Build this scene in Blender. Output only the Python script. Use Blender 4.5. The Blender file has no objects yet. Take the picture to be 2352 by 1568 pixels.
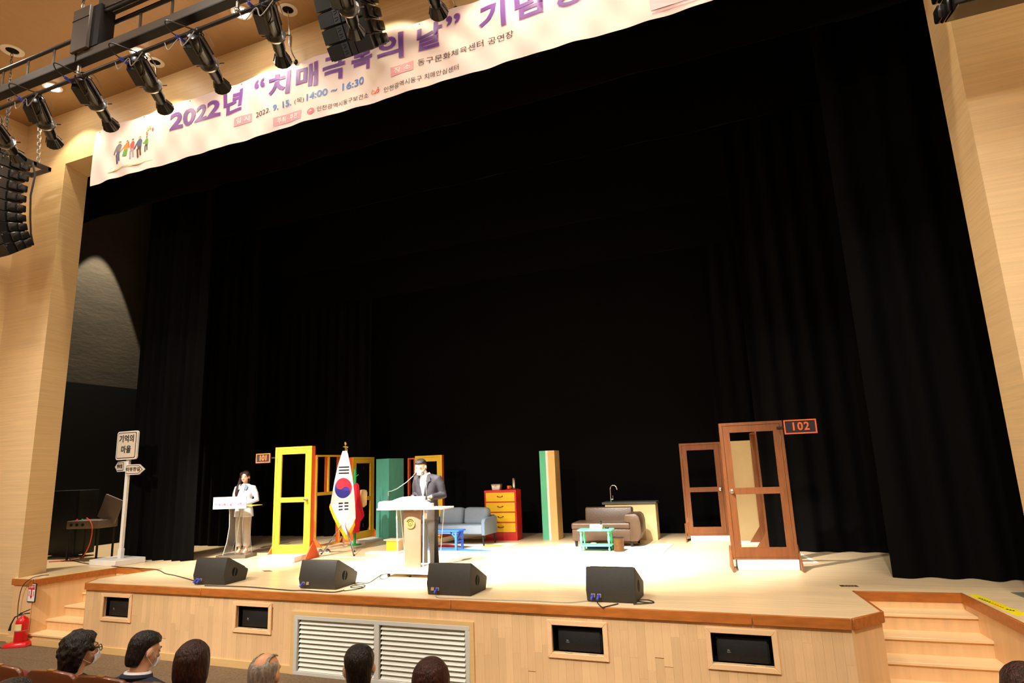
import bpy, bmesh, math, random
from mathutils import Vector, Matrix, Euler
random.seed(7)
PI = math.pi
sc = bpy.context.scene
col = sc.collection

# ------------------------------------------------------------------ camera
CAM = Vector((0.0, 0.0, 2.53))
YAW, PITCH, ROLL, FPX = 0.37976624, 0.2001848, -0.03901416, 1420.92862
_f = Vector((-math.sin(YAW)*math.cos(PITCH), math.cos(YAW)*math.cos(PITCH), math.sin(PITCH)))
_r = Vector((math.cos(YAW), math.sin(YAW), 0.0))
_u = _r.cross(_f)
_r, _u = math.cos(ROLL)*_r + math.sin(ROLL)*_u, -math.sin(ROLL)*_r + math.cos(ROLL)*_u
cd = bpy.data.cameras.new('camera')
cd.sensor_width = 36.0
cd.lens = FPX/2352*36.0
cd.clip_end = 200
cam = bpy.data.objects.new('camera', cd)
cam.matrix_world = Matrix(((_r.x, _u.x, -_f.x, CAM.x), (_r.y, _u.y, -_f.y, CAM.y), (_r.z, _u.z, -_f.z, CAM.z), (0, 0, 0, 1)))
col.objects.link(cam)
sc.camera = cam

# ------------------------------------------------------------------ world, house lights, exposure
w = bpy.data.worlds.new('world')
sc.world = w
w.use_nodes = True
w.node_tree.nodes['Background'].inputs[0].default_value = (0.05, 0.045, 0.04, 1)
w.node_tree.nodes['Background'].inputs[1].default_value = 0.4
sc.view_settings.view_transform = 'Standard'
sc.view_settings.look = 'None'
sc.view_settings.exposure = 0.0
sc.view_settings.gamma = 1.0
sc.view_settings.use_curve_mapping = False

def area_light(name, loc, size, power, color, target=None, shape='DISK', spread=PI):
    d = bpy.data.lights.new(name, 'AREA')
    d.shape = shape
    d.size = size
    d.energy = power
    d.color = color
    d.spread = spread
    o = bpy.data.objects.new(name, d)
    o.location = loc
    t = Vector(target) if target else Vector(loc) - Vector((0, 0, 1))
    o.rotation_euler = (t - Vector(loc)).to_track_quat('-Z', 'Y').to_euler()
    col.objects.link(o)
    return o

def spot_light(name, loc, target, power, color, angle, blend=0.3, radius=0.06):
    d = bpy.data.lights.new(name, 'SPOT')
    d.energy = power
    d.color = color
    d.spot_size = math.radians(angle)
    d.spot_blend = blend
    d.shadow_soft_size = radius
    o = bpy.data.objects.new(name, d)
    o.location = loc
    o.rotation_euler = (Vector(target) - Vector(loc)).to_track_quat('-Z', 'Y').to_euler()
    col.objects.link(o)
    return o

WARM = (1.0, 0.95, 0.87)
HOUSE = 85.0
for hx in (-11.0, -6.6, -2.2, 2.0):          # house downlights over the seats
    for hy in (-3.0, 1.2, 4.2):
        area_light('house_light', (hx, hy, 9.72), 0.5, HOUSE, WARM)
WASH = 230.0
WASH_X = [-11.6 + 2.3*i for i in range(7)]   # downlights along the top of the stage wall
for hx in WASH_X:
    spot_light('wash_light', (hx, 6.46, 9.74), (hx, 6.62, 7.0), WASH, (1.0, 0.88, 0.6), 104, 0.35, 0.05)
spot_light('wing_light', (-15.2, 10.5, 10.6), (-15.2, 10.5, 2.0), 4200, (1.0, 0.88, 0.66), 41, 0.12, 0.03)
FOH = 3000.0
for hx, tx in ((-10.0, -9.6), (-4.8, -4.8), (0.4, 0.6)):   # front-of-house spotlights at the back of the hall
    spot_light('front_light', (hx, -1.5, 9.4), (tx, 8.6, 1.0), FOH, (1.0, 0.96, 0.9), 50, 0.9, 0.15)

# ------------------------------------------------------------------ helpers
def ray(px, py):
    return _f + _r*((px - 1176)/FPX) - _u*((py - 784)/FPX)
def onY(px, py, Y):
    d = ray(px, py); return CAM + d*((Y - CAM.y)/d.y)
def onZ(px, py, Z=1.0):
    d = ray(px, py); return CAM + d*((Z - CAM.z)/d.z)

def lin(c):
    return tuple(((x/12.92) if x <= 0.04045 else ((x + 0.055)/1.055)**2.4) for x in c)
def rgb(r, g, b):
    return lin((r/255, g/255, b/255))

def M(name, base, rough=0.5, metal=0.0, spec=0.5, noise=None, stretch=(1, 1, 1), bump=None, rand=0.0,
      emit=None, trans=0.0, ior=1.45, alpha=1.0, sheen=0.0, coat=0.0):
    m = bpy.data.materials.new(name)
    m.use_nodes = True
    nt = m.node_tree
    b = nt.nodes['Principled BSDF']
    b.inputs['Base Color'].default_value = (*base, 1)
    b.inputs['Roughness'].default_value = rough
    b.inputs['Metallic'].default_value = metal
    b.inputs['Specular IOR Level'].default_value = spec
    b.inputs['Transmission Weight'].default_value = trans
    b.inputs['IOR'].default_value = ior
    b.inputs['Alpha'].default_value = alpha
    b.inputs['Sheen Weight'].default_value = sheen
    b.inputs['Coat Weight'].default_value = coat
    out = None
    tc = nt.nodes.new('ShaderNodeTexCoord')
    mp = nt.nodes.new('ShaderNodeMapping')
    mp.inputs['Scale'].default_value = stretch
    nt.links.new(tc.outputs['Object'], mp.inputs['Vector'])
    if noise:
        tx = nt.nodes.new('ShaderNodeTexNoise')
        tx.inputs['Scale'].default_value = noise[0]
        tx.inputs['Detail'].default_value = 5
        nt.links.new(mp.outputs[0], tx.inputs['Vector'])
        mr = nt.nodes.new('ShaderNodeMapRange')
        mr.inputs['From Min'].default_value = 0.25
        mr.inputs['From Max'].default_value = 0.75
        mr.inputs['To Min'].default_value = 1 - noise[1]
        mr.inputs['To Max'].default_value = 1 + noise[1]
        nt.links.new(tx.outputs['Fac'], mr.inputs['Value'])
        out = mr.outputs[0]
    if rand:
        oi = nt.nodes.new('ShaderNodeObjectInfo')
        mr = nt.nodes.new('ShaderNodeMapRange')
        mr.inputs['To Min'].default_value = 1 - rand
        mr.inputs['To Max'].default_value = 1 + rand
        nt.links.new(oi.outputs['Random'], mr.inputs['Value'])
        if out is None:
            out = mr.outputs[0]
        else:
            mu = nt.nodes.new('ShaderNodeMath'); mu.operation = 'MULTIPLY'
            nt.links.new(out, mu.inputs[0]); nt.links.new(mr.outputs[0], mu.inputs[1])
            out = mu.outputs[0]
    if out is not None:
        vm = nt.nodes.new('ShaderNodeVectorMath'); vm.operation = 'SCALE'
        vm.inputs[0].default_value = base
        nt.links.new(out, vm.inputs['Scale'])
        nt.links.new(vm.outputs[0], b.inputs['Base Color'])
    if bump:
        t2 = nt.nodes.new('ShaderNodeTexNoise')
        t2.inputs['Scale'].default_value = bump[0]
        t2.inputs['Detail'].default_value = 3
        nt.links.new(mp.outputs[0], t2.inputs['Vector'])
        bp = nt.nodes.new('ShaderNodeBump')
        bp.inputs['Strength'].default_value = bump[1]
        bp.inputs['Distance'].default_value = 0.02
        nt.links.new(t2.outputs['Fac'], bp.inputs['Height'])
        nt.links.new(bp.outputs[0], b.inputs['Normal'])
    if emit:
        b.inputs['Emission Color'].default_value = (*emit[0], 1)
        b.inputs['Emission Strength'].default_value = emit[1]
    return m

class MB:
    """collects simple closed shapes and links them as one mesh object"""
    def __init__(s, m=None):
        s.v = []; s.f = []; s.m = m or Matrix()
    def add(s, vs, fs):
        o = len(s.v)
        s.v += [s.m @ Vector(v) for v in vs]
        s.f += [tuple(i + o for i in f) for f in fs]
        return s
    def box(s, x0, x1, y0, y1, z0, z1):
        vs = [(x, y, z) for z in (z0, z1) for y in (y0, y1) for x in (x0, x1)]
        return s.add(vs, [(0, 2, 3, 1), (4, 5, 7, 6), (0, 1, 5, 4), (2, 6, 7, 3), (0, 4, 6, 2), (1, 3, 7, 5)])
    def bar(s, p0, p1, w, h, up=(0, 0, 1)):
        p0 = Vector(p0); p1 = Vector(p1); d = (p1 - p0).normalized(); up = Vector(up)
        if abs(d.dot(up)) > 0.99: up = Vector((0, 1, 0))
        sx = d.cross(up).normalized(); sz = sx.cross(d)
        vs = [p + sx*a + sz*b for p in (p0, p1) for a, b in ((-w/2, -h/2), (w/2, -h/2), (w/2, h/2), (-w/2, h/2))]
        return s.add(vs, [(0, 1, 2, 3), (7, 6, 5, 4), (0, 4, 5, 1), (1, 5, 6, 2), (2, 6, 7, 3), (3, 7, 4, 0)])
    def loft(s, rings, cap=True):
        n = len(rings[0]); vs = [p for r in rings for p in r]; fs = []
        for i in range(len(rings) - 1):
            for k in range(n):
                a = i*n + k; b = i*n + (k + 1) % n
                fs.append((a, b, b + n, a + n))
        if cap:
            fs.append(tuple(reversed(range(n)))); fs.append(tuple(range((len(rings) - 1)*n, len(rings)*n)))
        return s.add(vs, fs)
    def tube(s, pts, r, n=8, cap=True):
        pts = [Vector(p) for p in pts]
        rs = r if isinstance(r, (list, tuple)) else [r]*len(pts)
        rings = []; nrm = None
        for i, p in enumerate(pts):
            t = (pts[min(i + 1, len(pts) - 1)] - pts[max(i - 1, 0)])
            if t.length < 1e-9: t = Vector((0, 0, 1))
            t.normalize()
            if nrm is None:
                a = Vector((0, 0, 1)) if abs(t.z) < 0.9 else Vector((1, 0, 0))
                nrm = t.cross(a).normalized()
            nrm = (nrm - t*nrm.dot(t))
            if nrm.length < 1e-6: nrm = t.orthogonal()
            nrm.normalize()
            bn = t.cross(nrm)
            rr = rs[i]
            ra, rb = rr if isinstance(rr, (list, tuple)) else (rr, rr)
            rings.append([p + nrm*math.cos(2*PI*k/n)*ra + bn*math.sin(2*PI*k/n)*rb for k in range(n)])
        return s.loft(rings, cap)
    def cyl(s, p0, p1, r0, r1=None, n=14):
        return s.tube([p0, p1], [r0, r0 if r1 is None else r1], n)
    def lathe(s, prof, c=(0, 0, 0), n=20):
        rings = [[(c[0] + r*math.cos(2*PI*k/n), c[1] + r*math.sin(2*PI*k/n), c[2] + z) for k in range(n)] for r, z in prof]
        return s.loft(rings)
    def prism(s, poly, a0, a1, axis='z'):
        n = len(poly)
        f = {'z': lambda p, a: (p[0], p[1], a), 'y': lambda p, a: (p[0], a, p[1]), 'x': lambda p, a: (a, p[0], p[1])}[axis]
        vs = [f(p, a0) for p in poly] + [f(p, a1) for p in poly]
        fs = [tuple(reversed(range(n))), tuple(range(n, 2*n))] + [(k, (k + 1) % n, (k + 1) % n + n, k + n) for k in range(n)]
        return s.add(vs, fs)
    def ball(s, c, r, n=16, m=10, rot=None):
        if not isinstance(r, (list, tuple)): r = (r, r, r)
        rings = []
        for i in range(m + 1):
            a = PI*(i + 0.02 if i == 0 else i - 0.02 if i == m else i)/m
            ring = []
            for k in range(n):
                p = Vector((r[0]*math.sin(a)*math.cos(2*PI*k/n), r[1]*math.sin(a)*math.sin(2*PI*k/n), -r[2]*math.cos(a)))
                if rot: p = rot @ p
                ring.append(Vector(c) + p)
            rings.append(ring)
        return s.loft(rings)
    def mesh(s, name, bevel=0, seg=2, smooth=False, angle=40):
        me = bpy.data.meshes.new(name)
        me.from_pydata([tuple(v) for v in s.v], [], s.f)
        bm = bmesh.new(); bm.from_mesh(me)
        bmesh.ops.recalc_face_normals(bm, faces=bm.faces)
        if bevel:
            es = [e for e in bm.edges if len(e.link_faces) == 2 and e.calc_face_angle(0) > 0.6]
            bmesh.ops.bevel(bm, geom=es, offset=bevel, segments=seg, profile=0.5, affect='EDGES', clamp_overlap=True)
        bm.to_mesh(me); bm.free()
        if smooth or bevel:
            me.polygons.foreach_set('use_smooth', [True]*len(me.polygons))
            me.set_sharp_from_angle(angle=math.radians(angle))
        return me
    def obj(s, name, mat, parent=None, bevel=0, seg=2, smooth=False, angle=40):
        return link(name, s.mesh(name, bevel, seg, smooth, angle), mat, parent)

def link(name, me, mat, parent=None, loc=None, rz=0):
    o = bpy.data.objects.new(name, me)
    if mat is not None and not me.materials:
        me.materials.append(mat)
    col.objects.link(o)
    if parent is not None: o.parent = parent
    if loc is not None: o.location = loc
    if rz: o.rotation_euler = (0, 0, rz)
    return o
def tag(o, label, cat, group=None):
    o['label'] = label; o['category'] = cat
    if group: o['group'] = group
    return o
def thing(name, label, cat, loc=(0, 0, 0), rz=0, group=None):
    o = bpy.data.objects.new(name, None)
    o.empty_display_size = 0.1
    o.location = loc; o.rotation_euler = (0, 0, rz)
    col.objects.link(o)
    return tag(o, label, cat, group)
def struct(o):
    o['kind'] = 'structure'
    return o
def structE(name, loc=(0, 0, 0)):
    o = bpy.data.objects.new(name, None); o.location = loc; col.objects.link(o)
    o['kind'] = 'structure'
    return o
def dup(root, loc, rz=None, label=None):
    def cp(o, par):
        c = o.copy(); col.objects.link(c); c.parent = par
        for ch in o.children: cp(ch, c)
        return c
    r = cp(root, None); r.location = loc
    if rz is not None: r.rotation_euler = (0, 0, rz)
    if label: r['label'] = label
    return r
def spline(pts, k=6):
    """Catmull-Rom curve through the points"""
    P = [Vector(p) for p in pts]; out = []
    for i in range(len(P) - 1):
        p0, p1, p2, p3 = P[max(i - 1, 0)], P[i], P[i + 1], P[min(i + 2, len(P) - 1)]
        for q in range(k):
            t_ = q/k
            out.append(0.5*((2*p1) + (p2 - p0)*t_ + (2*p0 - 5*p1 + 4*p2 - p3)*t_*t_ + (3*p1 - p0 - 3*p2 + p3)*t_**3))
    return out + [P[-1]]
def evaluated_mesh(o):
    """mesh of a text or modifier object, evaluated in a small scene of its own to keep the script quick"""
    ts = bpy.data.scenes.new('workshop')
    ts.collection.objects.link(o)
    with bpy.context.temp_override(scene=ts, view_layer=ts.view_layers[0]):
        dg = bpy.context.evaluated_depsgraph_get()
        me = bpy.data.meshes.new_from_object(o.evaluated_get(dg))
    bpy.data.scenes.remove(ts)
    return me
def text_mesh(name, txt, size, offset=0.0, extrude=0.002, align='CENTER', sx=1.0, spacing=1.0):
    cu = bpy.data.curves.new(name, 'FONT')
    cu.body = txt; cu.size = size; cu.align_x = align; cu.align_y = 'CENTER'
    cu.offset = offset; cu.extrude = extrude; cu.space_character = spacing
    cu.resolution_u = 3
    o = bpy.data.objects.new(name, cu)
    me = evaluated_mesh(o)
    bpy.data.objects.remove(o)
    for v in me.vertices: v.co.x *= sx
    return me
def fused(mb, name, voxel, mat, parent=None, smooth=6, factor=0.5):
    """voxel-merge overlapping shapes into one continuous smooth surface"""
    me = mb.mesh(name)
    o = bpy.data.objects.new(name, me)
    md = o.modifiers.new('r', 'REMESH'); md.mode = 'VOXEL'; md.voxel_size = voxel
    if smooth:
        ms = o.modifiers.new('s', 'SMOOTH'); ms.factor = factor; ms.iterations = smooth
    me2 = evaluated_mesh(o)
    me2.materials.clear()
    bpy.data.objects.remove(o); bpy.data.meshes.remove(me)
    me2.polygons.foreach_set('use_smooth', [True]*len(me2.polygons))
    return link(name, me2, mat, parent)

# ------------------------------------------------------------------ materials of the hall
mat_wall = M('veneer_wall', rgb(222, 190, 142), 0.45, noise=(3.0, 0.10), stretch=(0.35, 0.35, 16), bump=(14, 0.05))
mat_reveal = M('veneer_reveal', rgb(228, 194, 142), 0.45, noise=(3.0, 0.10), stretch=(0.35, 0.35, 16), bump=(14, 0.05))
mat_ceil = M('ceiling_panel', rgb(178, 144, 104), 0.6, noise=(5.0, 0.08), stretch=(12, 0.5, 1))
mat_deck = M('stage_boards', rgb(234, 204, 160), 0.32, noise=(2.2, 0.13), stretch=(0.55, 9, 1), bump=(3, 0.02))
mat_maple = M('maple_plank', rgb(230, 190, 140), 0.4, noise=(4.0, 0.07), stretch=(10, 10, 0.7), rand=0.075)
mat_maple2 = M('maple_panel', rgb(232, 190, 138), 0.4, noise=(1.6, 0.09), stretch=(9, 9, 0.5))
mat_tread = M('maple_tread', rgb(244, 208, 156), 0.38, noise=(2.0, 0.06), stretch=(0.8, 12, 1))
mat_frame = M('maple_frame', rgb(240, 198, 148), 0.4, noise=(3, 0.05), stretch=(1, 8, 8))
mat_base = M('pale_baseboard', rgb(222, 184, 124), 0.45, noise=(3, 0.05), stretch=(0.5, 5, 8))
mat_nose = M('cherry_edge', rgb(178, 104, 44), 0.35, noise=(4, 0.22), stretch=(1.2, 9, 6), rand=0.07)
mat_carpet = M('carpet', rgb(112, 92, 70), 0.95, noise=(30, 0.25), bump=(160, 0.5), spec=0.1)
mat_drape = M('black_drape', (0.0022, 0.0019, 0.0017), 0.9, spec=0.08, noise=(6, 0.15), stretch=(1, 1, 0.1))
mat_void = M('black_paint', (0.0028, 0.0028, 0.003), 0.8, spec=0.2, noise=(4, 0.1))
mat_concrete = M('concrete', rgb(56, 48, 36), 0.9, noise=(1.6, 0.25), stretch=(1, 0.6, 1.6), bump=(8, 0.3))
mat_steel = M('grey_paint', rgb(202, 200, 190), 0.45, noise=(4, 0.03))
mat_slat = M('louver_paint', rgb(226, 226, 214), 0.45, noise=(4, 0.03))

S = 1.0
YF = 7.0
# ------------------------------------------------------------------ floor, walls, ceiling
fl = struct(MB().box(-13.4, 3.8, -6.0, 7.1, -0.2, 0.0).obj('floor', mat_carpet))
riser = struct(MB().box(-13.4, 3.8, -6.0, 3.95, 0.0, 0.3).obj('floor_riser', mat_carpet))
# carpet tiles laid in front of the stage
tile_me = MB().box(-0.2485, 0.2485, -0.2485, 0.2485, 0.0, 0.006).mesh('carpet_tile')
tile_me.materials.append(M('carpet_tile', rgb(118, 98, 76), 0.95, noise=(40, 0.25), bump=(160, 0.5), spec=0.1, rand=0.06))
for i in range(20):
    for j in range(4):
        link('carpet_tile', tile_me, None, fl, (-12.0 + 0.5*i, 6.72 - 0.5*j, 0.0))

struct(MB().box(-13.65, -13.4, -6.0, 7.66, 0.0, 9.8).obj('wall_left', mat_wall))
struct(MB().box(3.8, 4.05, -6.0, 7.66, 0.0, 9.8).obj('wall_right', mat_wall))
struct(MB().box(-13.65, 4.05, -6.25, -6.0, 0.0, 9.8).obj('wall_back', mat_wall))
struct(MB().box(-13.65, 4.05, -6.25, 7.66, 9.8, 9.95).obj('ceiling', mat_ceil))
PL = [(-13.4, 7.11), (-12.07, 7.11), (-12.24, 7.66), (-13.4, 7.66)]
PR = [(2.28, 7.11), (3.8, 7.11), (3.8, 7.66), (2.24, 7.66)]
struct(MB().prism(PL, 0.0, 8.66).obj('wall_proscenium_left', mat_wall))
struct(MB().prism(PR, 0.0, 8.66).obj('wall_proscenium_right', mat_wall))
struct(MB().box(-13.4, 3.8, 7.11, 7.66, 8.66, 9.8).obj('wall_proscenium_top', mat_wall))
struct(MB().box(-13.4, -12.05, 7.07, 7.11, 0.0, 0.11).obj('baseboard_left', mat_base))

# stage house: dark walls behind the opening, concrete wing wall
struct(MB().box(-16.3, -16.0, 7.66, 15.0, 0.0, 11.5).obj('wall_wing_left', mat_concrete))
struct(MB().box(7.0, 7.3, 7.66, 15.0, 0.0, 11.5).obj('wall_wing_right', mat_void))
struct(MB().box(-16.3, 7.3, 14.7, 15.0, 0.0, 11.5).obj('wall_stage_back', mat_void))
struct(MB().box(-16.3, 7.3, 7.66, 15.0, 11.5, 11.7).obj('ceiling_stage', mat_void))
struct(MB().box(-16.3, 7.3, 7.6, 7.68, 9.8, 11.7).box(-16.3, -13.4, 7.6, 7.68, 0, 9.8).box(3.8, 7.3, 7.6, 7.68, 0, 9.8).obj('wall_stage_front', mat_void))

# ------------------------------------------------------------------ stage deck
DECK = [(-12.15, 7.06), (-11.56, 7.06), (-11.32, 8.33), (-10.16, 8.33), (-10.38, 7.33), (-10.17, YF), (0.55, YF), (0.85, 7.36),
        (0.71, 8.37), (1.79, 8.45), (1.95, 7.06), (2.35, 7.06), (2.35, 7.66), (7.0, 7.66), (7.0, 14.7), (-16.0, 14.7), (-16.0, 7.66), (-12.15, 7.66)]
deck = struct(MB().prism(DECK, S - 0.05, S).obj('stage_deck', mat_deck))
# body of the stage under the deck (solid, set back behind its cladding)
struct(MB().box(-10.05, 0.5, 8.1, 14.7, 0, S - 0.05).box(-16, -10.05, 8.45, 14.7, 0, S - 0.05).box(0.5, 7.0, 8.5, 14.7, 0, S - 0.05).obj('stage_core', mat_void))

# cherry edge boards with butt joints
def edge(parent, p0, p1, t=0.03):
    p0 = Vector((p0[0], p0[1], S - 0.047)); p1 = Vector((p1[0], p1[1], S - 0.047))
    d = (p1 - p0).normalized(); n = Vector((d.y, -d.x, 0))
    MB().bar(p0 + n*t/2, p1 + n*t/2, t, 0.1).obj('edge_board', mat_nose, parent, bevel=0.004, seg=1)
nose = structE('trim_1', (0, 0, 0))
xs = [-10.17, -7.71, -3.70, -0.33, 0.55]
for a, b in zip(xs[:-1], xs[1:]): edge(nose, (a + 0.002, YF), (b - 0.002, YF))
for a, b in (((-10.38, 7.33), (-10.17, YF)), ((0.55, YF), (0.85, 7.36)), ((0.85, 7.36), (0.71, 8.37)), ((0.71, 8.37), (1.79, 8.45)),
             ((1.79, 8.45), (1.95, 7.06)), ((-12.1, 7.06), (-11.56, 7.06)), ((-11.56, 7.06), (-11.32, 8.33)), ((-11.32, 8.33), (-10.16, 8.33)), ((-10.16, 8.33), (-10.38, 7.33)), ((1.95, 7.06), (2.35, 7.06))):
    edge(nose, a, b)

# ------------------------------------------------------------------ stage front of upright maple planks with openings
NICHES = [(-9.74, -9.18, 0.52, 0.812), (-7.06, -6.49, 0.508, 0.795), (-2.45, -1.87, 0.506, 0.79), (-0.745, -0.17, 0.517, 0.806)]
VENT = (-6.04, -3.47, 0.0, 0.72)
front = structE('stage_front', (0, 0, 0))
PW = 0.0893
npl = int(round((0.55 + 10.17)/PW))
PW = (0.55 + 10.17)/npl
zb = 0.095
_mesh_cache = {}
def plank(x0, x1, z0, z1):
    t = 0.012 + random.choice((0, 0.0006, 0.0012))
    key = (round(x1 - x0, 3), round(z1 - z0, 2), t)
    if key not in _mesh_cache:
        me = MB().box(0, x1 - x0 - 0.0008, -t, 0.0, 0, z1 - z0 - 0.0008).mesh('plank')
        me.materials.append(mat_maple); _mesh_cache[key] = me
    link('plank', _mesh_cache[key], None, front, (x0, YF + 0.02, z0))
for i in range(npl):
    x0 = -10.17 + i*PW; x1 = x0 + PW
    cuts = [zb, S - 0.097]
    blocks = []
    for n0, n1, z0, z1 in NICHES + [VENT]:
        if x1 > n0 + 0.01 and x0 < n1 - 0.01: blocks.append((z0, z1))
    spans = [(zb, S - 0.097)]
    for z0, z1 in blocks:
        ns = []
        for a, b in spans:
            if z0 > a: ns.append((a, min(b, z0)))
            if z1 < b: ns.append((max(a, z1), b))
        spans = [q for q in ns if q[1] - q[0] > 0.01]
    for a, b in spans:
        if b - a > 0.5:
            c = a + (b - a)*random.uniform(0.2, 0.85)
            plank(x0, x1, a, c); plank(x0, x1, c, b)
        else:
            plank(x0, x1, a, b)
MB().box(-10.12, -9.75, YF + 0.021, YF + 0.05, 0, S - 0.05).box(-9.17, -7.07, YF + 0.021, YF + 0.05, 0, S - 0.05).box(-6.48, -6.06, YF + 0.021, YF + 0.05, 0, S - 0.05).box(-6.06, -3.45, YF + 0.021, YF + 0.05, 0.73, S - 0.05) \
    .box(-3.45, -2.46, YF + 0.021, YF + 0.05, 0, S - 0.05).box(-1.86, -0.755, YF + 0.021, YF + 0.05, 0, S - 0.05).box(-0.16, 0.5, YF + 0.021, YF + 0.05, 0, S - 0.05).obj('backing_board', mat_maple2, front)
for n0, n1, z0, z1 in NICHES:        # backing around and box behind each opening
    MB().box(n0 - 0.02, n1 + 0.02, YF + 0.021, YF + 0.05, 0, z0).box(n0 - 0.02, n1 + 0.02, YF + 0.021, YF + 0.05, z1, S - 0.05).obj('backing_board', mat_maple2, front)
    MB().box(n0 - 0.03, n1 + 0.03, YF + 0.6, YF + 0.62, z0 - 0.03, z1 + 0.03).box(n0 - 0.03, n0, YF + 0.05, YF + 0.6, z0 - 0.03, z1 + 0.03).box(n1, n1 + 0.03, YF + 0.05, YF + 0.6, z0 - 0.03, z1 + 0.03) \
        .box(n0, n1, YF + 0.05, YF + 0.6, z1, z1 + 0.03).box(n0, n1, YF + 0.02, YF + 0.6, z0 - 0.03, z0 - 0.002).obj('niche_box', mat_void, front)
    # mitred maple frame, four pieces
    g = 0.055; y0, y1 = YF - 0.016, YF + 0.008
    A = (n0 - g, z0 - g); B = (n1 + g, z0 - g); Cc = (n1 + g, z1 + g); D = (n0 - g, z1 + g)
    a = (n0, z0); b = (n1, z0); c = (n1, z1); d = (n0, z1)
    for q in ([A, B, b, a], [B, Cc, c, b], [Cc, D, d, c], [D, A, a, d]):
        MB().prism(q, y0, y1, 'y').obj('frame_piece', mat_frame, front, bevel=0.004, seg=1)
bb = structE('baseboard_front', (0, 0, 0))
for a, b in ((-10.17, -6.1), (-3.41, 0.55)):
    MB().box(a, b, YF - 0.008, YF + 0.02, 0, 0.095).obj('baseboard_piece', mat_base, bb)
# canted corners
for q in ([(-10.38, 7.33), (-10.17, YF), (-10.12, YF + 0.05), (-10.3, 7.36)], [(0.55, YF), (0.85, 7.36), (0.8, 7.4), (0.5, YF + 0.05)],
          [(0.85, 7.36), (0.71, 8.37), (0.66, 8.4), (0.78, 7.36)], [(-10.38, 7.33), (-10.3, 7.33), (-10.1, 8.4), (-10.16, 8.33)]):
    MB().prism(q, 0, S - 0.05).obj('corner_panel', mat_maple2, front)

# ------------------------------------------------------------------ stairs, six risers each
def stairs(name, fl_, fr_, bl_, br_):
    st = structE(name)
    n = 6; rise = S/n
    def lerp(a, b, t): return (a[0] + (b[0] - a[0])*t, a[1] + (b[1] - a[1])*t)
    fl_, fr_, bl_, br_ = fl_, fr_, bl_, br_
    for k in range(n):
        t0 = k/(n - 1.0 + 0.0001)
        z1 = (k + 1)*rise
        L0 = lerp(fl_, bl_, min(t0, 1)); R0 = lerp(fr_, br_, min(t0, 1))
        top = z1 - 0.03 if k < n - 1 else S - 0.097
        MB().prism([(L0[0], L0[1]), (R0[0], R0[1]), (R0[0], R0[1] + 0.02), (L0[0], L0[1] + 0.02)], k*rise, top).obj('riser', mat_maple2, st)
        if k < n - 1:
            t1 = (k + 1)/(n - 1.0)
            L1 = lerp(fl_, bl_, t1); R1 = lerp(fr_, br_, t1)
            nz = 0.025
            MB().prism([(L0[0], L0[1] - nz), (R0[0], R0[1] - nz), (R1[0], R1[1] + 0.02), (L1[0], L1[1] + 0.02)], z1 - 0.03, z1).obj('tread', mat_tread, st, bevel=0.004, seg=1)
    return st
stl = stairs('stairs_left', (-11.57, 7.06), (-10.33, 7.06), (-11.31, 8.31), (-10.1, 8.31))
strr = stairs('stairs_right', (0.86, 7.06), (1.965, 7.06), (0.69, 8.35), (1.80, 8.43))
MB().box(-12.06, -11.565, 7.055, 7.07, 0, S - 0.05).obj('cheek_front', mat_maple2, stl)
MB().prism([(-11.558, 7.075), (-11.32, 8.33), (-11.36, 8.35), (-11.62, 7.075)], 0, S - 0.05).obj('cheek_wall', mat_maple2, stl)
MB().box(-12.07, -10.33, 7.03, 7.05, 0, 0.095).obj('skirting', mat_base, stl)
MB().prism([(1.945, 7.075), (1.79, 8.45), (1.84, 8.47), (2.02, 7.075)], 0, S - 0.05).obj('cheek_wall', mat_maple2, strr)
MB().box(1.955, 2.35, 7.055, 7.07, 0, S - 0.05).obj('cheek_front', mat_maple2, strr)

# ------------------------------------------------------------------ vent grille in the stage front
vent = thing('vent_grille', 'pale grey louvered vent grille set into the wooden stage front', 'vent', ((VENT[0] + VENT[1])/2, YF, 0))
hw = (VENT[1] - VENT[0])/2
for q in ([(-hw - 0.055, 0.77), (hw + 0.055, 0.77), (hw, 0.72), (-hw, 0.72)], [(-hw - 0.055, 0.0), (-hw - 0.055, 0.77), (-hw, 0.72), (-hw, 0.0)], [(hw + 0.055, 0.77), (hw + 0.055, 0.0), (hw, 0.0), (hw, 0.72)]):
    MB().prism(q, -0.016, 0.01, 'y').obj('wood_surround', mat_base, vent)
MB().box(-hw, hw, -0.02, 0.03, 0.67, 0.72).obj('frame_rail', mat_steel, vent, bevel=0.003, seg=1)
MB().box(-hw, hw, -0.02, 0.03, 0.0, 0.045).obj('frame_rail', mat_steel, vent, bevel=0.003, seg=1)
MB().box(-hw, -hw + 0.055, -0.02, 0.03, 0.045, 0.67).obj('frame_stile', mat_steel, vent, bevel=0.003, seg=1)
MB().box(hw - 0.055, hw, -0.02, 0.03, 0.045, 0.67).obj('frame_stile', mat_steel, vent, bevel=0.003, seg=1)
MB().box(-0.035, 0.035, -0.02, 0.03, 0.045, 0.67).obj('mullion', mat_steel, vent, bevel=0.003, seg=1)
MB().box(-hw, hw, 0.14, 0.16, 0, 0.72).obj('back_panel', mat_void, vent)
sl_me = MB().prism([(-0.005, 0.0), (0.008, -0.002), (0.066, 0.052), (0.058, 0.058)], -0.58, 0.58, 'x').mesh('slat')
sl_me.materials.append(mat_slat)
for sx_ in (-1, 1):
    for k in range(11):
        link('slat', sl_me, None, vent, (sx_*(hw - 0.055 + 0.035)/2, 0.0, 0.05 + k*0.0567))

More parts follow.
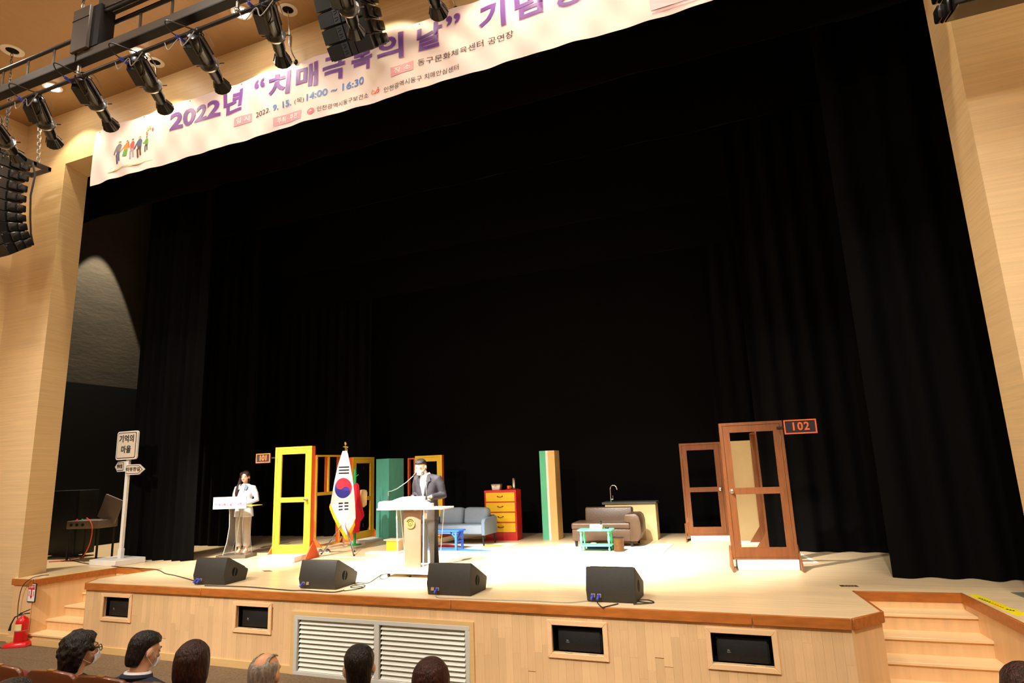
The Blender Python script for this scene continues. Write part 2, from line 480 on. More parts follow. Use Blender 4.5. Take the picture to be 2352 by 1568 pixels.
# ------------------------------------------------------------------ black drapes of the stage house
def drape(name, label, x0, x1, y, z0, z1, group, wave=0.27, amp=0.06, seed=1):
    rnd = random.Random(seed)
    n = max(12, int((x1 - x0)/wave*8))
    ph = [rnd.uniform(0, 6.28) for _ in range(4)]
    def off(u, hgt):
        x = x0 + (x1 - x0)*u
        a = math.sin(2*PI*x/wave + ph[0] + 0.8*math.sin(x*1.7 + ph[1]))
        b = math.sin(2*PI*x/(wave*2.7) + ph[2])
        return amp*(0.7*a + 0.45*b)*(0.85 + 0.25*math.sin(x*3.1 + hgt*0.35 + ph[3])) 
    rings = []
    zs = [z0, z0 + 0.03, z0 + 0.6, z0 + (z1 - z0)*0.4, z0 + (z1 - z0)*0.75, z1]
    for iz, z in enumerate(zs):
        flare = 1.15 if iz < 2 else 1.0
        hem = 0.015
        fr = [Vector((x0 + (x1 - x0)*i/n, y - 0.006 + off(i/n, z)*flare, z + (hem*math.sin(i*1.3 + ph[1]) if iz == 0 and z0 > 2 else 0))) for i in range(n + 1)]
        bk = [Vector((p.x, p.y + 0.012, p.z)) for p in reversed(fr)]
        rings.append(fr + bk)
    o = MB().loft(rings).obj(name, mat_drape, smooth=True, angle=60)
    return tag(o, label, 'curtain', group)
GL = 'black side curtains of the stage'
GB = 'black border drapes above the stage'
drape('side_curtain', 'front black side curtain hanging behind the white signpost', -12.35, -10.5, 9.2, 1.004, 11.3, GL, 0.24, 0.075, 3)
drape('side_curtain', 'second black side curtain behind the woman at the acrylic lectern', -14.6, -11.1, 11.3, 1.004, 11.3, GL, 0.3, 0.06, 5)
drape('side_curtain', 'rear black side curtain behind the yellow door frames', -14.6, -9.25, 13.3, 1.004, 11.3, GL, 0.33, 0.06, 6)
drape('side_curtain', 'front black side curtain at the right above the steps', 1.27, 3.7, 9.32, 1.004, 11.3, GL, 0.42, 0.09, 7)
drape('side_curtain', 'black side curtain right behind the brown door marked 102', -0.15, 4.6, 11.55, 1.004, 11.3, GL, 0.36, 0.06, 8)
drape('side_curtain', 'rear black side curtain behind the cream panel and brown doors', -0.95, 4.6, 13.6, 1.004, 11.3, GL, 0.33, 0.05, 9)
drape('back_curtain', 'wide plain black backdrop curtain across the rear of the stage', -12.5, 4.6, 14.15, 1.004, 11.3, None, 1.9, 0.012, 10)
drape('border_drape', 'frontmost black border drape hanging just behind the banner', -13.5, 5.0, 8.35, 8.15, 11.3, GB, 1.9, 0.03, 11)
drape('border_drape', 'second black border drape above the middle of the stage', -13.5, 5.0, 10.2, 8.05, 11.3, GB, 2.3, 0.03, 12)
drape('border_drape', 'third black border drape above the furniture set', -13.5, 5.0, 12.0, 7.55, 11.3, GB, 2.3, 0.03, 13)
drape('border_drape', 'rearmost black border drape in front of the backdrop', -13.5, 5.0, 13.0, 6.95, 11.3, GB, 2.3, 0.03, 14)
# low dark masking along the wing wall under its lit part
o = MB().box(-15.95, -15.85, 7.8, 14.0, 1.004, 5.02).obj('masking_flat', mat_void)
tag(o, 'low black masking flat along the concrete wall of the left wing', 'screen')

# ------------------------------------------------------------------ banner
YB = 6.93
BX0, BX1, BZ0, BZ1 = -11.0, 1.42, 7.88, 8.985
EYE = [-10.9, -9.73, -8.6, -7.45, -6.3, -5.2, -4.05, -2.9, -1.75, -0.6, 0.5, 1.3]
def bdisp(x, z):
    t = (z - BZ0)/(BZ1 - BZ0)
    d = 0.012*math.sin(3.1*x + 2.2*z) + 0.009*math.sin(7.3*x - 5.1*z + 1.0) + 0.006*math.sin(13*x + 9*z + 0.5)
    near = min(abs(x - e) for e in EYE)
    d += 0.022*t*t*math.cos(min(near, 0.58)/0.58*PI)
    if x < -9.4: d += 0.014*math.sin(9*(x + 0.7*z))*(1 - abs(x + 10.3)/1.0 if abs(x + 10.3) < 1 else 0)
    return d
def bz(x, z):
    t = (z - BZ0)/(BZ1 - BZ0)
    near = min(abs(x - e) for e in EYE)
    return z - 0.018*t*min(near, 0.58)/0.58 + 0.006*(1 - t)*math.sin(1.7*x)
mat_banner = M('banner_cloth', rgb(250, 226, 220), 0.6, noise=(1.2, 0.025), spec=0.3)
banner = thing('banner', 'long pale pink event banner hung across the top of the stage', 'banner', (0, YB, 0))
NXB, NZB = 260, 26
vs, fs = [], []
for s_ in (0, 1):
    for j in range(NZB + 1):
        for i in range(NXB + 1):
            x = BX0 + (BX1 - BX0)*i/NXB; z = BZ0 + (BZ1 - BZ0)*j/NZB
            vs.append((x, bdisp(x, z) + s_*0.003, bz(x, z)))
def vid(s_, j, i): return s_*(NZB + 1)*(NXB + 1) + j*(NXB + 1) + i
for j in range(NZB):
    for i in range(NXB):
        fs.append((vid(0, j, i), vid(0, j, i + 1), vid(0, j + 1, i + 1), vid(0, j + 1, i)))
        fs.append((vid(1, j, i), vid(1, j + 1, i), vid(1, j + 1, i + 1), vid(1, j, i + 1)))
for i in range(NXB):
    fs.append((vid(0, 0, i), vid(1, 0, i), vid(1, 0, i + 1), vid(0, 0, i + 1)))
    fs.append((vid(0, NZB, i), vid(0, NZB, i + 1), vid(1, NZB, i + 1), vid(1, NZB, i)))
for j in range(NZB):
    fs.append((vid(0, j, 0), vid(0, j + 1, 0), vid(1, j + 1, 0), vid(1, j, 0)))
    fs.append((vid(0, j, NXB), vid(1, j, NXB), vid(1, j + 1, NXB), vid(0, j + 1, NXB)))
cl = MB(); cl.add(vs, fs); cl.obj('cloth', mat_banner, banner, smooth=True)
mat_eye = M('eyelet_brass', rgb(110, 90, 70), 0.4, metal=0.8, noise=(20, 0.1))
for e in EYE[:-2]:
    MB().cyl((e, bdisp(e, 8.95) - 0.006, 8.955), (e, bdisp(e, 8.95) + 0.004, 8.955), 0.011, n=10).obj('eyelet', mat_eye, banner)

def print_mesh(me, name, mat, lift=0.004, label=None):
    """lay a flat print (x, z in its own x, y) on the waving cloth"""
    bm = bmesh.new(); bm.from_mesh(me)
    bmesh.ops.triangulate(bm, faces=bm.faces)
    for _ in range(2):
        es = [e for e in bm.edges if e.calc_length() > 0.12]
        if es: bmesh.ops.subdivide_edges(bm, edges=es, cuts=1); bmesh.ops.triangulate(bm, faces=bm.faces)
    for v in bm.verts:
        x, z, d = v.co.x, v.co.y, v.co.z
        v.co = (x, bdisp(x, z) - lift - d, bz(x, z))
    bm.to_mesh(me); bm.free()
    o = link(name, me, mat, banner)
    if label: o['label'] = label
    return o
def fit_text(txt, x0, x1, z0, z1, mat, name='lettering', bold=0.0, lift=0.005, keep=False):
    me = text_mesh(name, txt, 1.0, offset=bold, extrude=0.0)
    xs_ = [v.co.x for v in me.vertices]; ys_ = [v.co.y for v in me.vertices]
    a, b, c, d = min(xs_), max(xs_), min(ys_), max(ys_)
    for v in me.vertices:
        v.co.x = x0 + (v.co.x - a)/(b - a)*(x1 - x0)
        v.co.y = z0 + (v.co.y - c)/(d - c)*(z1 - z0)
        v.co.z = 0
    # one object per word
    iv = sorted((min(me.vertices[i].co.x for i in p.vertices), max(me.vertices[i].co.x for i in p.vertices)) for p in me.polygons)
    gaps = []; end = iv[0][1]; em = (x1 - x0)/max(len(txt), 1)
    for a_, b_ in iv:
        if a_ - end > 0.38*em: gaps.append((end + a_)/2)
        end = max(end, b_)
    if len(txt) < 3 or not gaps: return print_mesh(me, name, mat, lift)
    for lo, hi in zip([-1e9] + gaps, gaps + [1e9]):
        ps = [p for p in me.polygons if lo < sum(me.vertices[i].co.x for i in p.vertices)/len(p.vertices) < hi]
        used = sorted({i for p in ps for i in p.vertices}); mp_ = {i: k for k, i in enumerate(used)}
        m2 = bpy.data.meshes.new(name)
        m2.from_pydata([tuple(me.vertices[i].co) for i in used], [], [tuple(mp_[i] for i in p.vertices) for p in ps])
        print_mesh(m2, name, mat, lift)
def flat(poly, name, mat, lift=0.004):
    me = bpy.data.meshes.new(name)
    me.from_pydata([(p[0], p[1], 0) for p in poly], [], [tuple(range(len(poly)))])
    return print_mesh(me, name, mat, lift)
def disc(cx, cz, rx, rz, n=14):
    return [(cx + rx*math.cos(2*PI*k/n), cz + rz*math.sin(2*PI*k/n)) for k in range(n)]
mat_purple = M('purple_ink', rgb(122, 74, 160), 0.6, noise=(5, 0.18))
mat_rim = M('rose_ink', rgb(228, 150, 190), 0.6, noise=(5, 0.03))
mat_ink = M('black_ink', rgb(50, 38, 44), 0.6, noise=(5, 0.1))
mat_blue = M('blue_ink', rgb(92, 140, 208), 0.6, noise=(5, 0.05))
mat_pink = M('pink_ink', rgb(248, 168, 180), 0.6, noise=(5, 0.03))
mat_white_ink = M('white_ink', rgb(255, 250, 248), 0.6, noise=(5, 0.02))
TITLE = [('2022', -9.0, -7.86, 8.48, 8.80), ('년', -7.80, -7.40, 8.46, 8.87), ('“', -7.11, -6.9, 8.74, 8.89), ('치', -6.82, -6.39, 8.47, 8.89), ('매', -6.27, -5.86, 8.47, 8.89),
         ('극', -5.75, -5.35, 8.46, 8.89), ('복', -5.22, -4.84, 8.47, 8.89), ('의', -4.73, -4.3, 8.48, 8.89), ('날', -4.08, -3.66, 8.47, 8.88), ('”', -3.58, -3.36, 8.74, 8.88),
         ('기', -3.07, -2.67, 8.46, 8.88), ('념', -2.53, -2.13, 8.455, 8.88), ('행', -2.02, -1.6, 8.455, 8.88), ('사', -1.5, -1.08, 8.46, 8.88)]
for t_, x0, x1, z0, z1 in TITLE:
    b_ = 0.03 if t_ not in '“”' else 0.02
    fit_text(t_, x0 - 0.012, x1 + 0.012, z0 - 0.012, z1 + 0.012, mat_rim, 'title_rim', b_, 0.0035)
    fit_text(t_, x0, x1, z0, z1, mat_purple, 'title_letter', b_, 0.0065)
def tagbox(txt, x0, x1, z0, z1):
    flat([(x0, z0), (x1, z0), (x1, z1), (x0, z1)], 'heading_box', mat_pink, 0.004)
    fit_text(txt, x0 + (x1 - x0)*0.15, x1 - (x1 - x0)*0.12, z0 + (z1 - z0)*0.2, z1 - (z1 - z0)*0.18, mat_white_ink, 'heading_letters', 0.012, 0.007)
tagbox('일 시', -7.547, -7.17, 8.185, 8.34); tagbox('주최 · 주관', -6.692, -6.141, 7.955, 8.105); tagbox('장 소', -4.512, -4.131, 8.205, 8.352)
fit_text('2022.', -7.091, -6.763, 8.235, 8.325, mat_ink, 'date_text')
fit_text('9. 15.', -6.714, -6.34, 8.23, 8.345, mat_blue, 'date_text', 0.02)
fit_text('(목)', -6.286, -6.11, 8.225, 8.335, mat_ink, 'date_text')
fit_text('14:00 ~ 16:30', -6.058, -4.983, 8.235, 8.36, mat_blue, 'time_text', 0.02)
fit_text('동구문화체육센터 공연장', -4.051, -2.565, 8.225, 8.33, mat_ink, 'place_text')
fit_text('인천광역시동구보건소', -5.834, -4.907, 7.985, 8.07, mat_ink, 'host_text')
fit_text('인천광역시동구 치매안심센터', -4.638, -3.405, 7.985, 8.075, mat_ink, 'host_text')
flat(disc(-5.957, 8.03, 0.07, 0.055, 20), 'round_emblem', M('emblem_red', rgb(232, 120, 130), 0.6, noise=(5, 0.05)), 0.004)
fit_text('+', -5.99, -5.925, 8.012, 8.055, mat_white_ink, 'emblem_mark', 0.02, 0.007)
def stroke_poly(pts, wd):
    out_l, out_r = [], []
    for i, p in enumerate(pts):
        a = pts[max(i - 1, 0)]; b = pts[min(i + 1, len(pts) - 1)]
        dx, dz = b[0] - a[0], b[1] - a[1]; L = math.hypot(dx, dz) or 1
        out_l.append((p[0] - dz/L*wd/2, p[1] + dx/L*wd/2)); out_r.append((p[0] + dz/L*wd/2, p[1] - dx/L*wd/2))
    return out_l, out_r
def stroke(pts, wd, name, mat, lift=0.004):
    l, r = stroke_poly(pts, wd); n = len(pts)
    me = bpy.data.meshes.new(name)
    me.from_pydata([(p[0], p[1], 0) for p in l + r], [], [(i, i + 1, n + i + 1, n + i) for i in range(n - 1)])
    return print_mesh(me, name, mat, lift)
mo1 = M('emblem_orange', rgb(240, 160, 80), 0.6, noise=(5, 0.03)); mo2 = M('emblem_coral', rgb(228, 90, 70), 0.6, noise=(5, 0.03))
stroke([(-4.82 + 0.032*math.cos(a), 8.04 + 0.022*math.sin(a)) for a in [k*0.45 for k in range(15)]], 0.014, 'emblem_loop', mo1)
stroke([(-4.80, 8.02), (-4.785, 8.012), (-4.77, 8.03), (-4.745, 8.065), (-4.73, 8.075), (-4.72, 8.06), (-4.73, 8.025), (-4.745, 8.015), (-4.76, 8.02)], 0.015, 'emblem_loop', mo2, 0.006)
flat(disc(-4.83, 8.078, 0.01, 0.008), 'emblem_dot', mo1); flat(disc(-4.735, 8.098, 0.011, 0.009), 'emblem_dot', mo2)
flat([(-0.74, 8.0), (0.6, 8.0), (0.6, 8.4), (-0.74, 8.4)], 'heading_box', M('pale_pink_ink', rgb(252, 206, 212), 0.6, noise=(5, 0.02)), 0.004)
stroke([(-0.73 + 0.1*k, 7.955 + 0.004*math.sin(k*1.2)) for k in range(14)], 0.012, 'underline', mat_pink)
# little flat printed people with balloons, a generic picture on the cloth
def fig(x, z, hgt, shirt, pants, hair, skirt=False, arm=0):
    sk = M('print_skin', rgb(240, 176, 140), 0.6, noise=(5, 0.02))
    ms, mp, mh = (M('print_shirt', shirt, 0.6, noise=(5, 0.03)), M('print_trousers', pants, 0.6, noise=(5, 0.03)), M('print_hair', hair, 0.6, noise=(5, 0.03)))
    flat(disc(x, z + 0.93*hgt, 0.035*hgt*2, 0.055*hgt, 10), 'printed_face', sk, 0.005)
    flat([(x - 0.07*hgt, z + 0.95*hgt), (x + 0.07*hgt, z + 0.95*hgt), (x + 0.05*hgt, z + hgt), (x - 0.04*hgt, z + hgt)], 'printed_hair', mh, 0.0065)
    flat([(x - 0.11*hgt, z + 0.48*hgt), (x + 0.11*hgt, z + 0.48*hgt), (x + 0.13*hgt, z + 0.8*hgt), (x + 0.05*hgt, z + 0.87*hgt), (x - 0.06*hgt, z + 0.87*hgt), (x - 0.14*hgt, z + 0.75*hgt)], 'printed_shirt', ms, 0.006)
    stroke([(x - 0.1*hgt, z + 0.78*hgt), (x - 0.2*hgt, z + 0.6*hgt), (x - 0.3*hgt, z + (0.45 + arm)*hgt)], 0.07*hgt, 'printed_arm', ms, 0.0055)
    if skirt:
        flat([(x - 0.13*hgt, z + 0.14*hgt), (x + 0.12*hgt, z + 0.14*hgt), (x + 0.11*hgt, z + 0.5*hgt), (x - 0.1*hgt, z + 0.5*hgt)], 'printed_skirt', mp, 0.007)
    else:
        stroke([(x + 0.03*hgt, z + 0.5*hgt), (x - 0.1*hgt, z + 0.38*hgt), (x - 0.05*hgt, z)], 0.1*hgt, 'printed_leg', mp, 0.0065)
        stroke([(x + 0.05*hgt, z + 0.5*hgt), (x + 0.06*hgt, z + 0.3*hgt), (x + 0.1*hgt, z + 0.08*hgt)], 0.09*hgt, 'printed_leg', mp, 0.0065)
fig(-10.26, 8.15, 0.45, rgb(110, 104, 112), rgb(60, 64, 110), rgb(120, 110, 110))
fig(-10.09, 8.2, 0.38, rgb(226, 130, 50), rgb(90, 150, 50), rgb(110, 100, 100), True)
fig(-9.94, 8.18, 0.39, rgb(236, 90, 80), rgb(170, 160, 172), rgb(50, 34, 40), arm=0.5)
fig(-9.77, 8.17, 0.41, rgb(92, 98, 128), rgb(104, 62, 36), rgb(236, 150, 110))
fig(-9.61, 8.25, 0.29, rgb(104, 164, 64), rgb(84, 72, 80), rgb(50, 34, 40), arm=0.2)
for x, z, c_ in ((-9.583, 8.675, rgb(170, 200, 110)), (-9.535, 8.695, rgb(244, 170, 90)), (-9.468, 8.648, rgb(238, 100, 100)), (-9.608, 8.6, rgb(240, 130, 100))):
    flat(disc(x, z, 0.024, 0.032, 12), 'printed_balloon', M('print_balloon', c_, 0.6, noise=(5, 0.02)), 0.006)
flat([(-10.52, 8.02)] + [(-10.5 + 0.1*k, 8.045 + 0.02*math.sin(k*0.35)) for k in range(12)] + [(-9.38, 8.03)], 'printed_hill', M('print_grass', rgb(226, 222, 170), 0.6, noise=(4, 0.04)), 0.004)

# bars and hooks the banner hangs from
mat_black_metal = M('black_metal', (0.012, 0.012, 0.013), 0.35, spec=0.5, noise=(12, 0.15))
for zz, lb in ((8.93, 'upper black steel bar behind the top edge of the banner'), (8.62, 'lower black steel bar behind the banner')):
    b_ = thing('hanging_bar', lb, 'bar', (0, YB + 0.09, zz), group='bars behind the banner')
    MB().cyl((-11.0, 0, 0), (1.4, 0, 0), 0.024).obj('pipe', mat_black_metal, b_, smooth=True)
    MB().ball((-11.0, 0, 0), (0.075, 0.05, 0.05)).obj('end_cap', mat_black_metal, b_, smooth=True)

# ------------------------------------------------------------------ ceiling details and rigging
mat_white = M('white_paint', rgb(236, 232, 224), 0.5, noise=(6, 0.03))
mat_chrome = M('bright_steel', rgb(210, 208, 200), 0.25, metal=0.9, noise=(10, 0.05))
mat_lamp = M('lamp_glow', (1, 1, 1), 0.5, emit=((1.0, 0.92, 0.74), 60.0))
mat_gloss = M('gloss_black', (0.011, 0.0105, 0.0105), 0.22, spec=0.6, noise=(10, 0.2))
mat_matt = M('matt_black', (0.013, 0.012, 0.012), 0.55, spec=0.4, noise=(10, 0.2))
mat_taupe = M('taupe_paint', rgb(92, 82, 70), 0.5, noise=(5, 0.06))
mat_plug = M('blue_plug', rgb(60, 70, 190), 0.4, noise=(9, 0.05))
mat_cable = M('cable', (0.02, 0.019, 0.018), 0.5, noise=(30, 0.1))
mat_cable_grey = M('grey_cable', rgb(150, 146, 140), 0.5, noise=(30, 0.1))

ORD = ['leftmost', 'second', 'third', 'fourth', 'fifth', 'sixth', 'seventh', 'eighth']
for k, hx in enumerate(WASH_X[:3]):
    d_ = thing('downlight', ['glowing ceiling downlight nearest the left wall', 'glowing ceiling downlight above the 2022 of the banner', 'glowing ceiling downlight just left of the hanging middle speakers'][k], 'downlight', (hx, 6.46, 9.8), group='downlights along the stage wall')
    rr = [(0.16, -0.0), (0.16, -0.015), (0.115, -0.02), (0.11, 0.0)]
    MB().lathe([(0.16, 0), (0.16, -0.014), (0.118, -0.02), (0.112, -0.004)], n=24).obj('trim_ring', mat_white, d_, smooth=True)
    MB().lathe([(0.001, -0.05), (0.06, -0.046), (0.09, -0.034), (0.1, -0.021)], n=20).obj('bulb', mat_lamp, d_, smooth=True)

def chain(p0, p1, name_parent, r=0.012, step=0.06):
    p0, p1 = Vector(p0), Vector(p1); L = (p1 - p0).length; n = max(3, int(L/step))
    mb = MB(); d = (p1 - p0)/n
    ax = Vector((1, 0, 0)) if abs(d.normalized().x) < 0.8 else Vector((0, 1, 0))
    s1 = d.cross(ax).normalized(); s2 = d.cross(s1).normalized()
    for i in range(n):
        c = p0 + d*(i + 0.5); s = s1 if i % 2 else s2
        h = d*0.62
        pts = [c - h + s*0, c - h*0.6 + s*r*1.4, c + h*0.6 + s*r*1.4, c + h, c + h*0.6 - s*r*1.4, c - h*0.6 - s*r*1.4, c - h]
        mb.tube(pts, r*0.42, 4)
    return mb.obj('chain', mat_black_metal if r < 0.02 else mat_cable_grey, name_parent)
# chain passages in the ceiling with hooks for the banner bar
for k, (cx, cy, zend) in enumerate(((-9.29, 6.75, 9.02), (-6.3, 6.72, 9.02), (-3.45, 6.75, 9.02))):
    h_ = thing('banner_hanger', ['steel hanger wire dropping to the banner above its first digits', 'steel hanger wire dropping to the banner beside the opening quotation mark', 'steel hanger wire dropping to the banner beside the closing quotation mark'][k], 'hanger', (cx, cy, 9.8), group='hangers of the banner bar')
    MB().lathe([(0.15, 0), (0.15, -0.012), (0.09, -0.014), (0.085, -0.002)], n=22).obj('ceiling_ring', mat_white, h_, smooth=True)
    MB().lathe([(0.084, -0.004), (0.084, 0.0)], n=18).obj('opening', mat_void, h_)
    MB().cyl((0, 0, 0), (0, 0.06, -0.42), 0.008).obj('wire', mat_chrome, h_)
    MB().lathe([(0.02, -0.62), (0.026, -0.6), (0.026, -0.44), (0.02, -0.42)], (0, 0.08, 0), n=10).obj('turnbuckle', mat_chrome, h_, smooth=True)
    MB().tube([(0, 0.08, -0.6), (0, 0.1, -0.66), (0.0, 0.15, -0.72), (0, 0.2, -0.75)], 0.012, 6).obj('hook', mat_chrome, h_, smooth=True)
    MB().ball((0, 0.22, -0.8), (0.035, 0.035, 0.05)).obj('shackle', mat_gloss, h_, smooth=True)
h_ = thing('chain_passage', 'white ceiling ring with dark chain left of the lighting bar', 'hanger', (-11.15, 5.53, 9.8))
MB().lathe([(0.17, 0), (0.17, -0.012), (0.1, -0.014), (0.095, -0.002)], n=22).obj('ceiling_ring', mat_white, h_, smooth=True)
MB().lathe([(0.094, -0.004), (0.094, 0.0)], n=18).obj('opening', mat_void, h_)
chain((0.0, 0, 0), (-0.0, 0.1, -2.0), h_)

# ------------------------------------------------------------------ lighting bar
YT = 4.3
ZP = 7.36
bar = thing('lighting_bar', 'black ladder truss with cable raceways carrying the stage spotlights', 'truss', (0, YT, 0))
XA, XB = -11.5, 3.4
MB().cyl((XA, 0, ZP), (XB, 0, ZP), 0.024, n=12).obj('lamp_pipe', mat_black_metal, bar, smooth=True)
MB().box(XA, XB, -0.05, 0.05, ZP + 0.19, ZP + 0.30).obj('raceway', mat_taupe, bar, bevel=0.004, seg=1)
MB().box(XA, XB, -0.056, 0.056, ZP + 0.175, ZP + 0.19).obj('raceway_base', mat_matt, bar)
MB().cyl((XA, 0.14, ZP + 0.45), (XB, 0.14, ZP + 0.45), 0.024, n=12).obj('truss_rail', mat_black_metal, bar, smooth=True)
MB().cyl((XA, 0.14, ZP + 0.74), (XB, 0.14, ZP + 0.74), 0.026, n=12).obj('truss_rail', mat_black_metal, bar, smooth=True)
post_me = MB().box(-0.018, 0.018, -0.006, 0.006, 0, 0.29).mesh('truss_post'); post_me.materials.append(mat_taupe)
k = 0
x = XA + 0.3
while x < XB:
    link('truss_post', post_me, None, bar, (x, 0.14, ZP + 0.45)); x += 0.53
for x in [-9.1, -7.25, -4.72, -2.9, -1.0, 1.0]:
    MB().box(x - 0.008, x + 0.008, -0.062, -0.05, ZP + 0.17, ZP + 0.31).obj('raceway_joint', mat_black_metal, bar)
    MB().cyl((x, 0, ZP), (x, 0, ZP + 0.18), 0.02).ball((x, 0, ZP + 0.05), 0.034).obj('pipe_clamp', mat_chrome, bar, smooth=True)
    MB().cyl((x, 0.04, ZP + 0.3), (x, 0.14, ZP + 0.45), 0.014).obj('tie_rod', mat_black_metal, bar)
MB().box(-7.30, -7.0, -0.1, -0.06, ZP + 0.28, ZP + 0.86).obj('junction_cabinet', mat_taupe, bar, bevel=0.006, seg=1)
MB().box(-7.12, -6.86, -0.06, 0.12, ZP + 0.3, ZP + 0.86).obj('cabinet_side', mat_matt, bar)
MB().box(-7.302, -6.998, -0.103, -0.1, ZP + 0.70, ZP + 0.71).obj('cabinet_seam', mat_void, bar)
MB().box(-6.98, XB, -0.02, 0.12, ZP + 0.82, ZP + 0.98).obj('upper_raceway', mat_taupe, bar, bevel=0.004, seg=1)
MB().cyl((-7.0, -0.03, ZP + 1.0), (XB, -0.03, ZP + 1.0), 0.024).cyl((-6.95, 0.0, ZP + 0.78), (XB, 0.0, ZP + 0.78), 0.03).obj('upper_pipe', mat_black_metal, bar, smooth=True)
tb = thing('truss_hanger', 'bright steel turnbuckle and chain holding up the lighting bar', 'hanger', (-7.55, YT + 0.14, ZP + 0.78))
MB().lathe([(0.018, 0.1), (0.024, 0.12), (0.024, 0.33), (0.018, 0.35)], n=10).obj('turnbuckle', mat_chrome, tb, smooth=True)
MB().tube([(0, 0, -0.01), (0.03, 0, 0.03), (0.0, 0, 0.06), (0, 0, 0.11)], 0.01, 6).obj('hook', mat_chrome, tb, smooth=True)
MB().tube([(0, 0, 0.34), (0.022, 0, 0.38), (0.022, 0, 0.43), (0, 0, 0.46), (-0.022, 0, 0.43), (-0.022, 0, 0.38), (0, 0, 0.345)], 0.008, 6).obj('eye', mat_chrome, tb, smooth=True)
chain((0, 0, 0.45), (0.0, 0, 1.78), tb, 0.0125)

# ------------------------------------------------------------------ stage spotlights
LAMP = 6500.0
SPOTCOL = (1.0, 0.965, 0.89)
def spotlight(head, nozzle_px, label, target, power=LAMP, angle=34):
    P0 = Vector(head); L = 0.8
    d = ray(*nozzle_px); q = CAM - P0
    a = d.dot(d); b = 2*d.dot(q); c = q.dot(q) - L*L
    disc_ = max(b*b - 4*a*c, 0)
    P1 = CAM + d*((-b + math.sqrt(disc_))/(2*a))
    ax = (P1 - P0).normalized()
    rot = ax.to_track_quat('Z', 'X').to_matrix().to_4x4()
    # turn so that the ballast box sits on the near-left side
    t = thing('stage_spotlight', label, 'spotlight', (0, 0, 0), group='stage spotlights on the bar')
    t.matrix_world = Matrix.Translation(P0) @ rot
    inv = (Matrix.Translation(P0) @ rot).inverted()
    side = inv.to_3x3() @ Vector((-0.75, -0.65, 0)); side.z = 0; side.normalize()
    sy = Vector((0, 0, 1)).cross(side)
    def L3(u, v, w): return side*u + sy*v + Vector((0, 0, w))
    n = 14
    MB().lathe([(0.03, -0.06), (0.07, -0.05), (0.082, -0.02), (0.088, 0.02), (0.092, 0.26), (0.085, 0.36), (0.07, 0.4)], n=12).obj('housing', mat_gloss, t, bevel=0, smooth=True, angle=50)
    fin = MB()
    for kk in range(6):
        a_ = kk*PI/3 + 0.3
        fin.bar((0.086*math.cos(a_), 0.086*math.sin(a_), 0.0), (0.094*math.cos(a_), 0.094*math.sin(a_), 0.27), 0.008, 0.012)
    fin.obj('cooling_ribs', mat_matt, t)
    bx = MB(); cen = side*0.1
    vs_ = [cen + side*u + sy*v + Vector((0, 0, w_)) for w_ in (0.08, 0.34) for v in (-0.07, 0.07) for u in (-0.055, 0.06)]
    bx.add(vs_, [(0, 2, 3, 1), (4, 5, 7, 6), (0, 1, 5, 4), (2, 6, 7, 3), (0, 4, 6, 2), (1, 3, 7, 5)])
    bx.obj('ballast_box', mat_matt, t, bevel=0.006, seg=1)
    MB().lathe([(0.07, 0.395), (0.112, 0.4), (0.112, 0.418), (0.07, 0.423)], n=18).obj('gate_flange', mat_chrome, t, smooth=True)
    MB().bar(L3(-0.16, 0.02, 0.41), L3(0.15, -0.02, 0.41), 0.012, 0.006).obj('shutter_blade', mat_black_metal, t)
    MB().lathe([(0.07, 0.42), (0.068, 0.6), (0.06, 0.605), (0.058, 0.68)], n=16).obj('lens_barrel', mat_gloss, t, smooth=True)
    MB().lathe([(0.058, 0.66), (0.066, 0.68), (0.105, 0.8), (0.1, 0.802), (0.06, 0.69)], n=12).obj('lens_hood', mat_gloss, t)
    rb = MB()
    for kk in range(8):
        a_ = kk*PI/4
        rb.bar((0.066*math.cos(a_), 0.066*math.sin(a_), 0.68), (0.104*math.cos(a_), 0.104*math.sin(a_), 0.795), 0.008, 0.01)
    rb.obj('hood_ribs', mat_matt, t)
    MB().lathe([(0.001, 0.742), (0.07, 0.744), (0.07, 0.748), (0.001, 0.749)], n=16).obj('lens', mat_lens, t)
    # yoke, clamp and cables up to the pipe
    up = inv @ Vector((P0.x + 0.12, YT, ZP))
    for s_ in (-1, 1):
        MB().tube([L3(0.02, 0.1*s_, 0.16), L3(-0.05, 0.115*s_, 0.08), Vector(up)*0.75 + L3(0.0, 0.05*s_, 0)], 0.009, 6).obj('yoke_arm', mat_chrome if s_ > 0 else mat_black_metal, t, smooth=True)
    MB().ball(up*0.8, 0.04).cyl(up*0.75, up*1.05, 0.025).obj('pipe_clamp', mat_black_metal, t, smooth=True)
    pl = L3(0.14, 0.0, 0.06)
    MB().cyl(pl, pl + L3(0.05, 0, -0.09), 0.018).obj('blue_connector', mat_plug, t, smooth=True)
    e = pl + L3(0.05, 0, -0.09)
    MB().tube(spline([e, e + L3(0.06, 0.03, -0.07), e + L3(0.03, 0.05, -0.16), up + L3(0.1, 0.05, 0.04), up], 5), 0.0075, 6).obj('power_cable', mat_cable, t, smooth=True)
    MB().tube(spline([L3(0.1, 0.05, 0.1), L3(0.04, 0.13, 0.02), L3(-0.08, 0.13, 0.06), L3(-0.12, 0.06, 0.2)], 5), 0.005, 6).obj('data_cable', mat_cable_grey, t, smooth=True)
    lp = P1 + ax*0.03
    if power: spot_light('stage_spot', lp, target, power, SPOTCOL, angle, 0.9, 0.07)
    return t
mat_lens = M('lens_glass', rgb(200, 196, 180), 0.1, noise=(8, 0.05), emit=((1.0, 0.95, 0.8), 2.2))
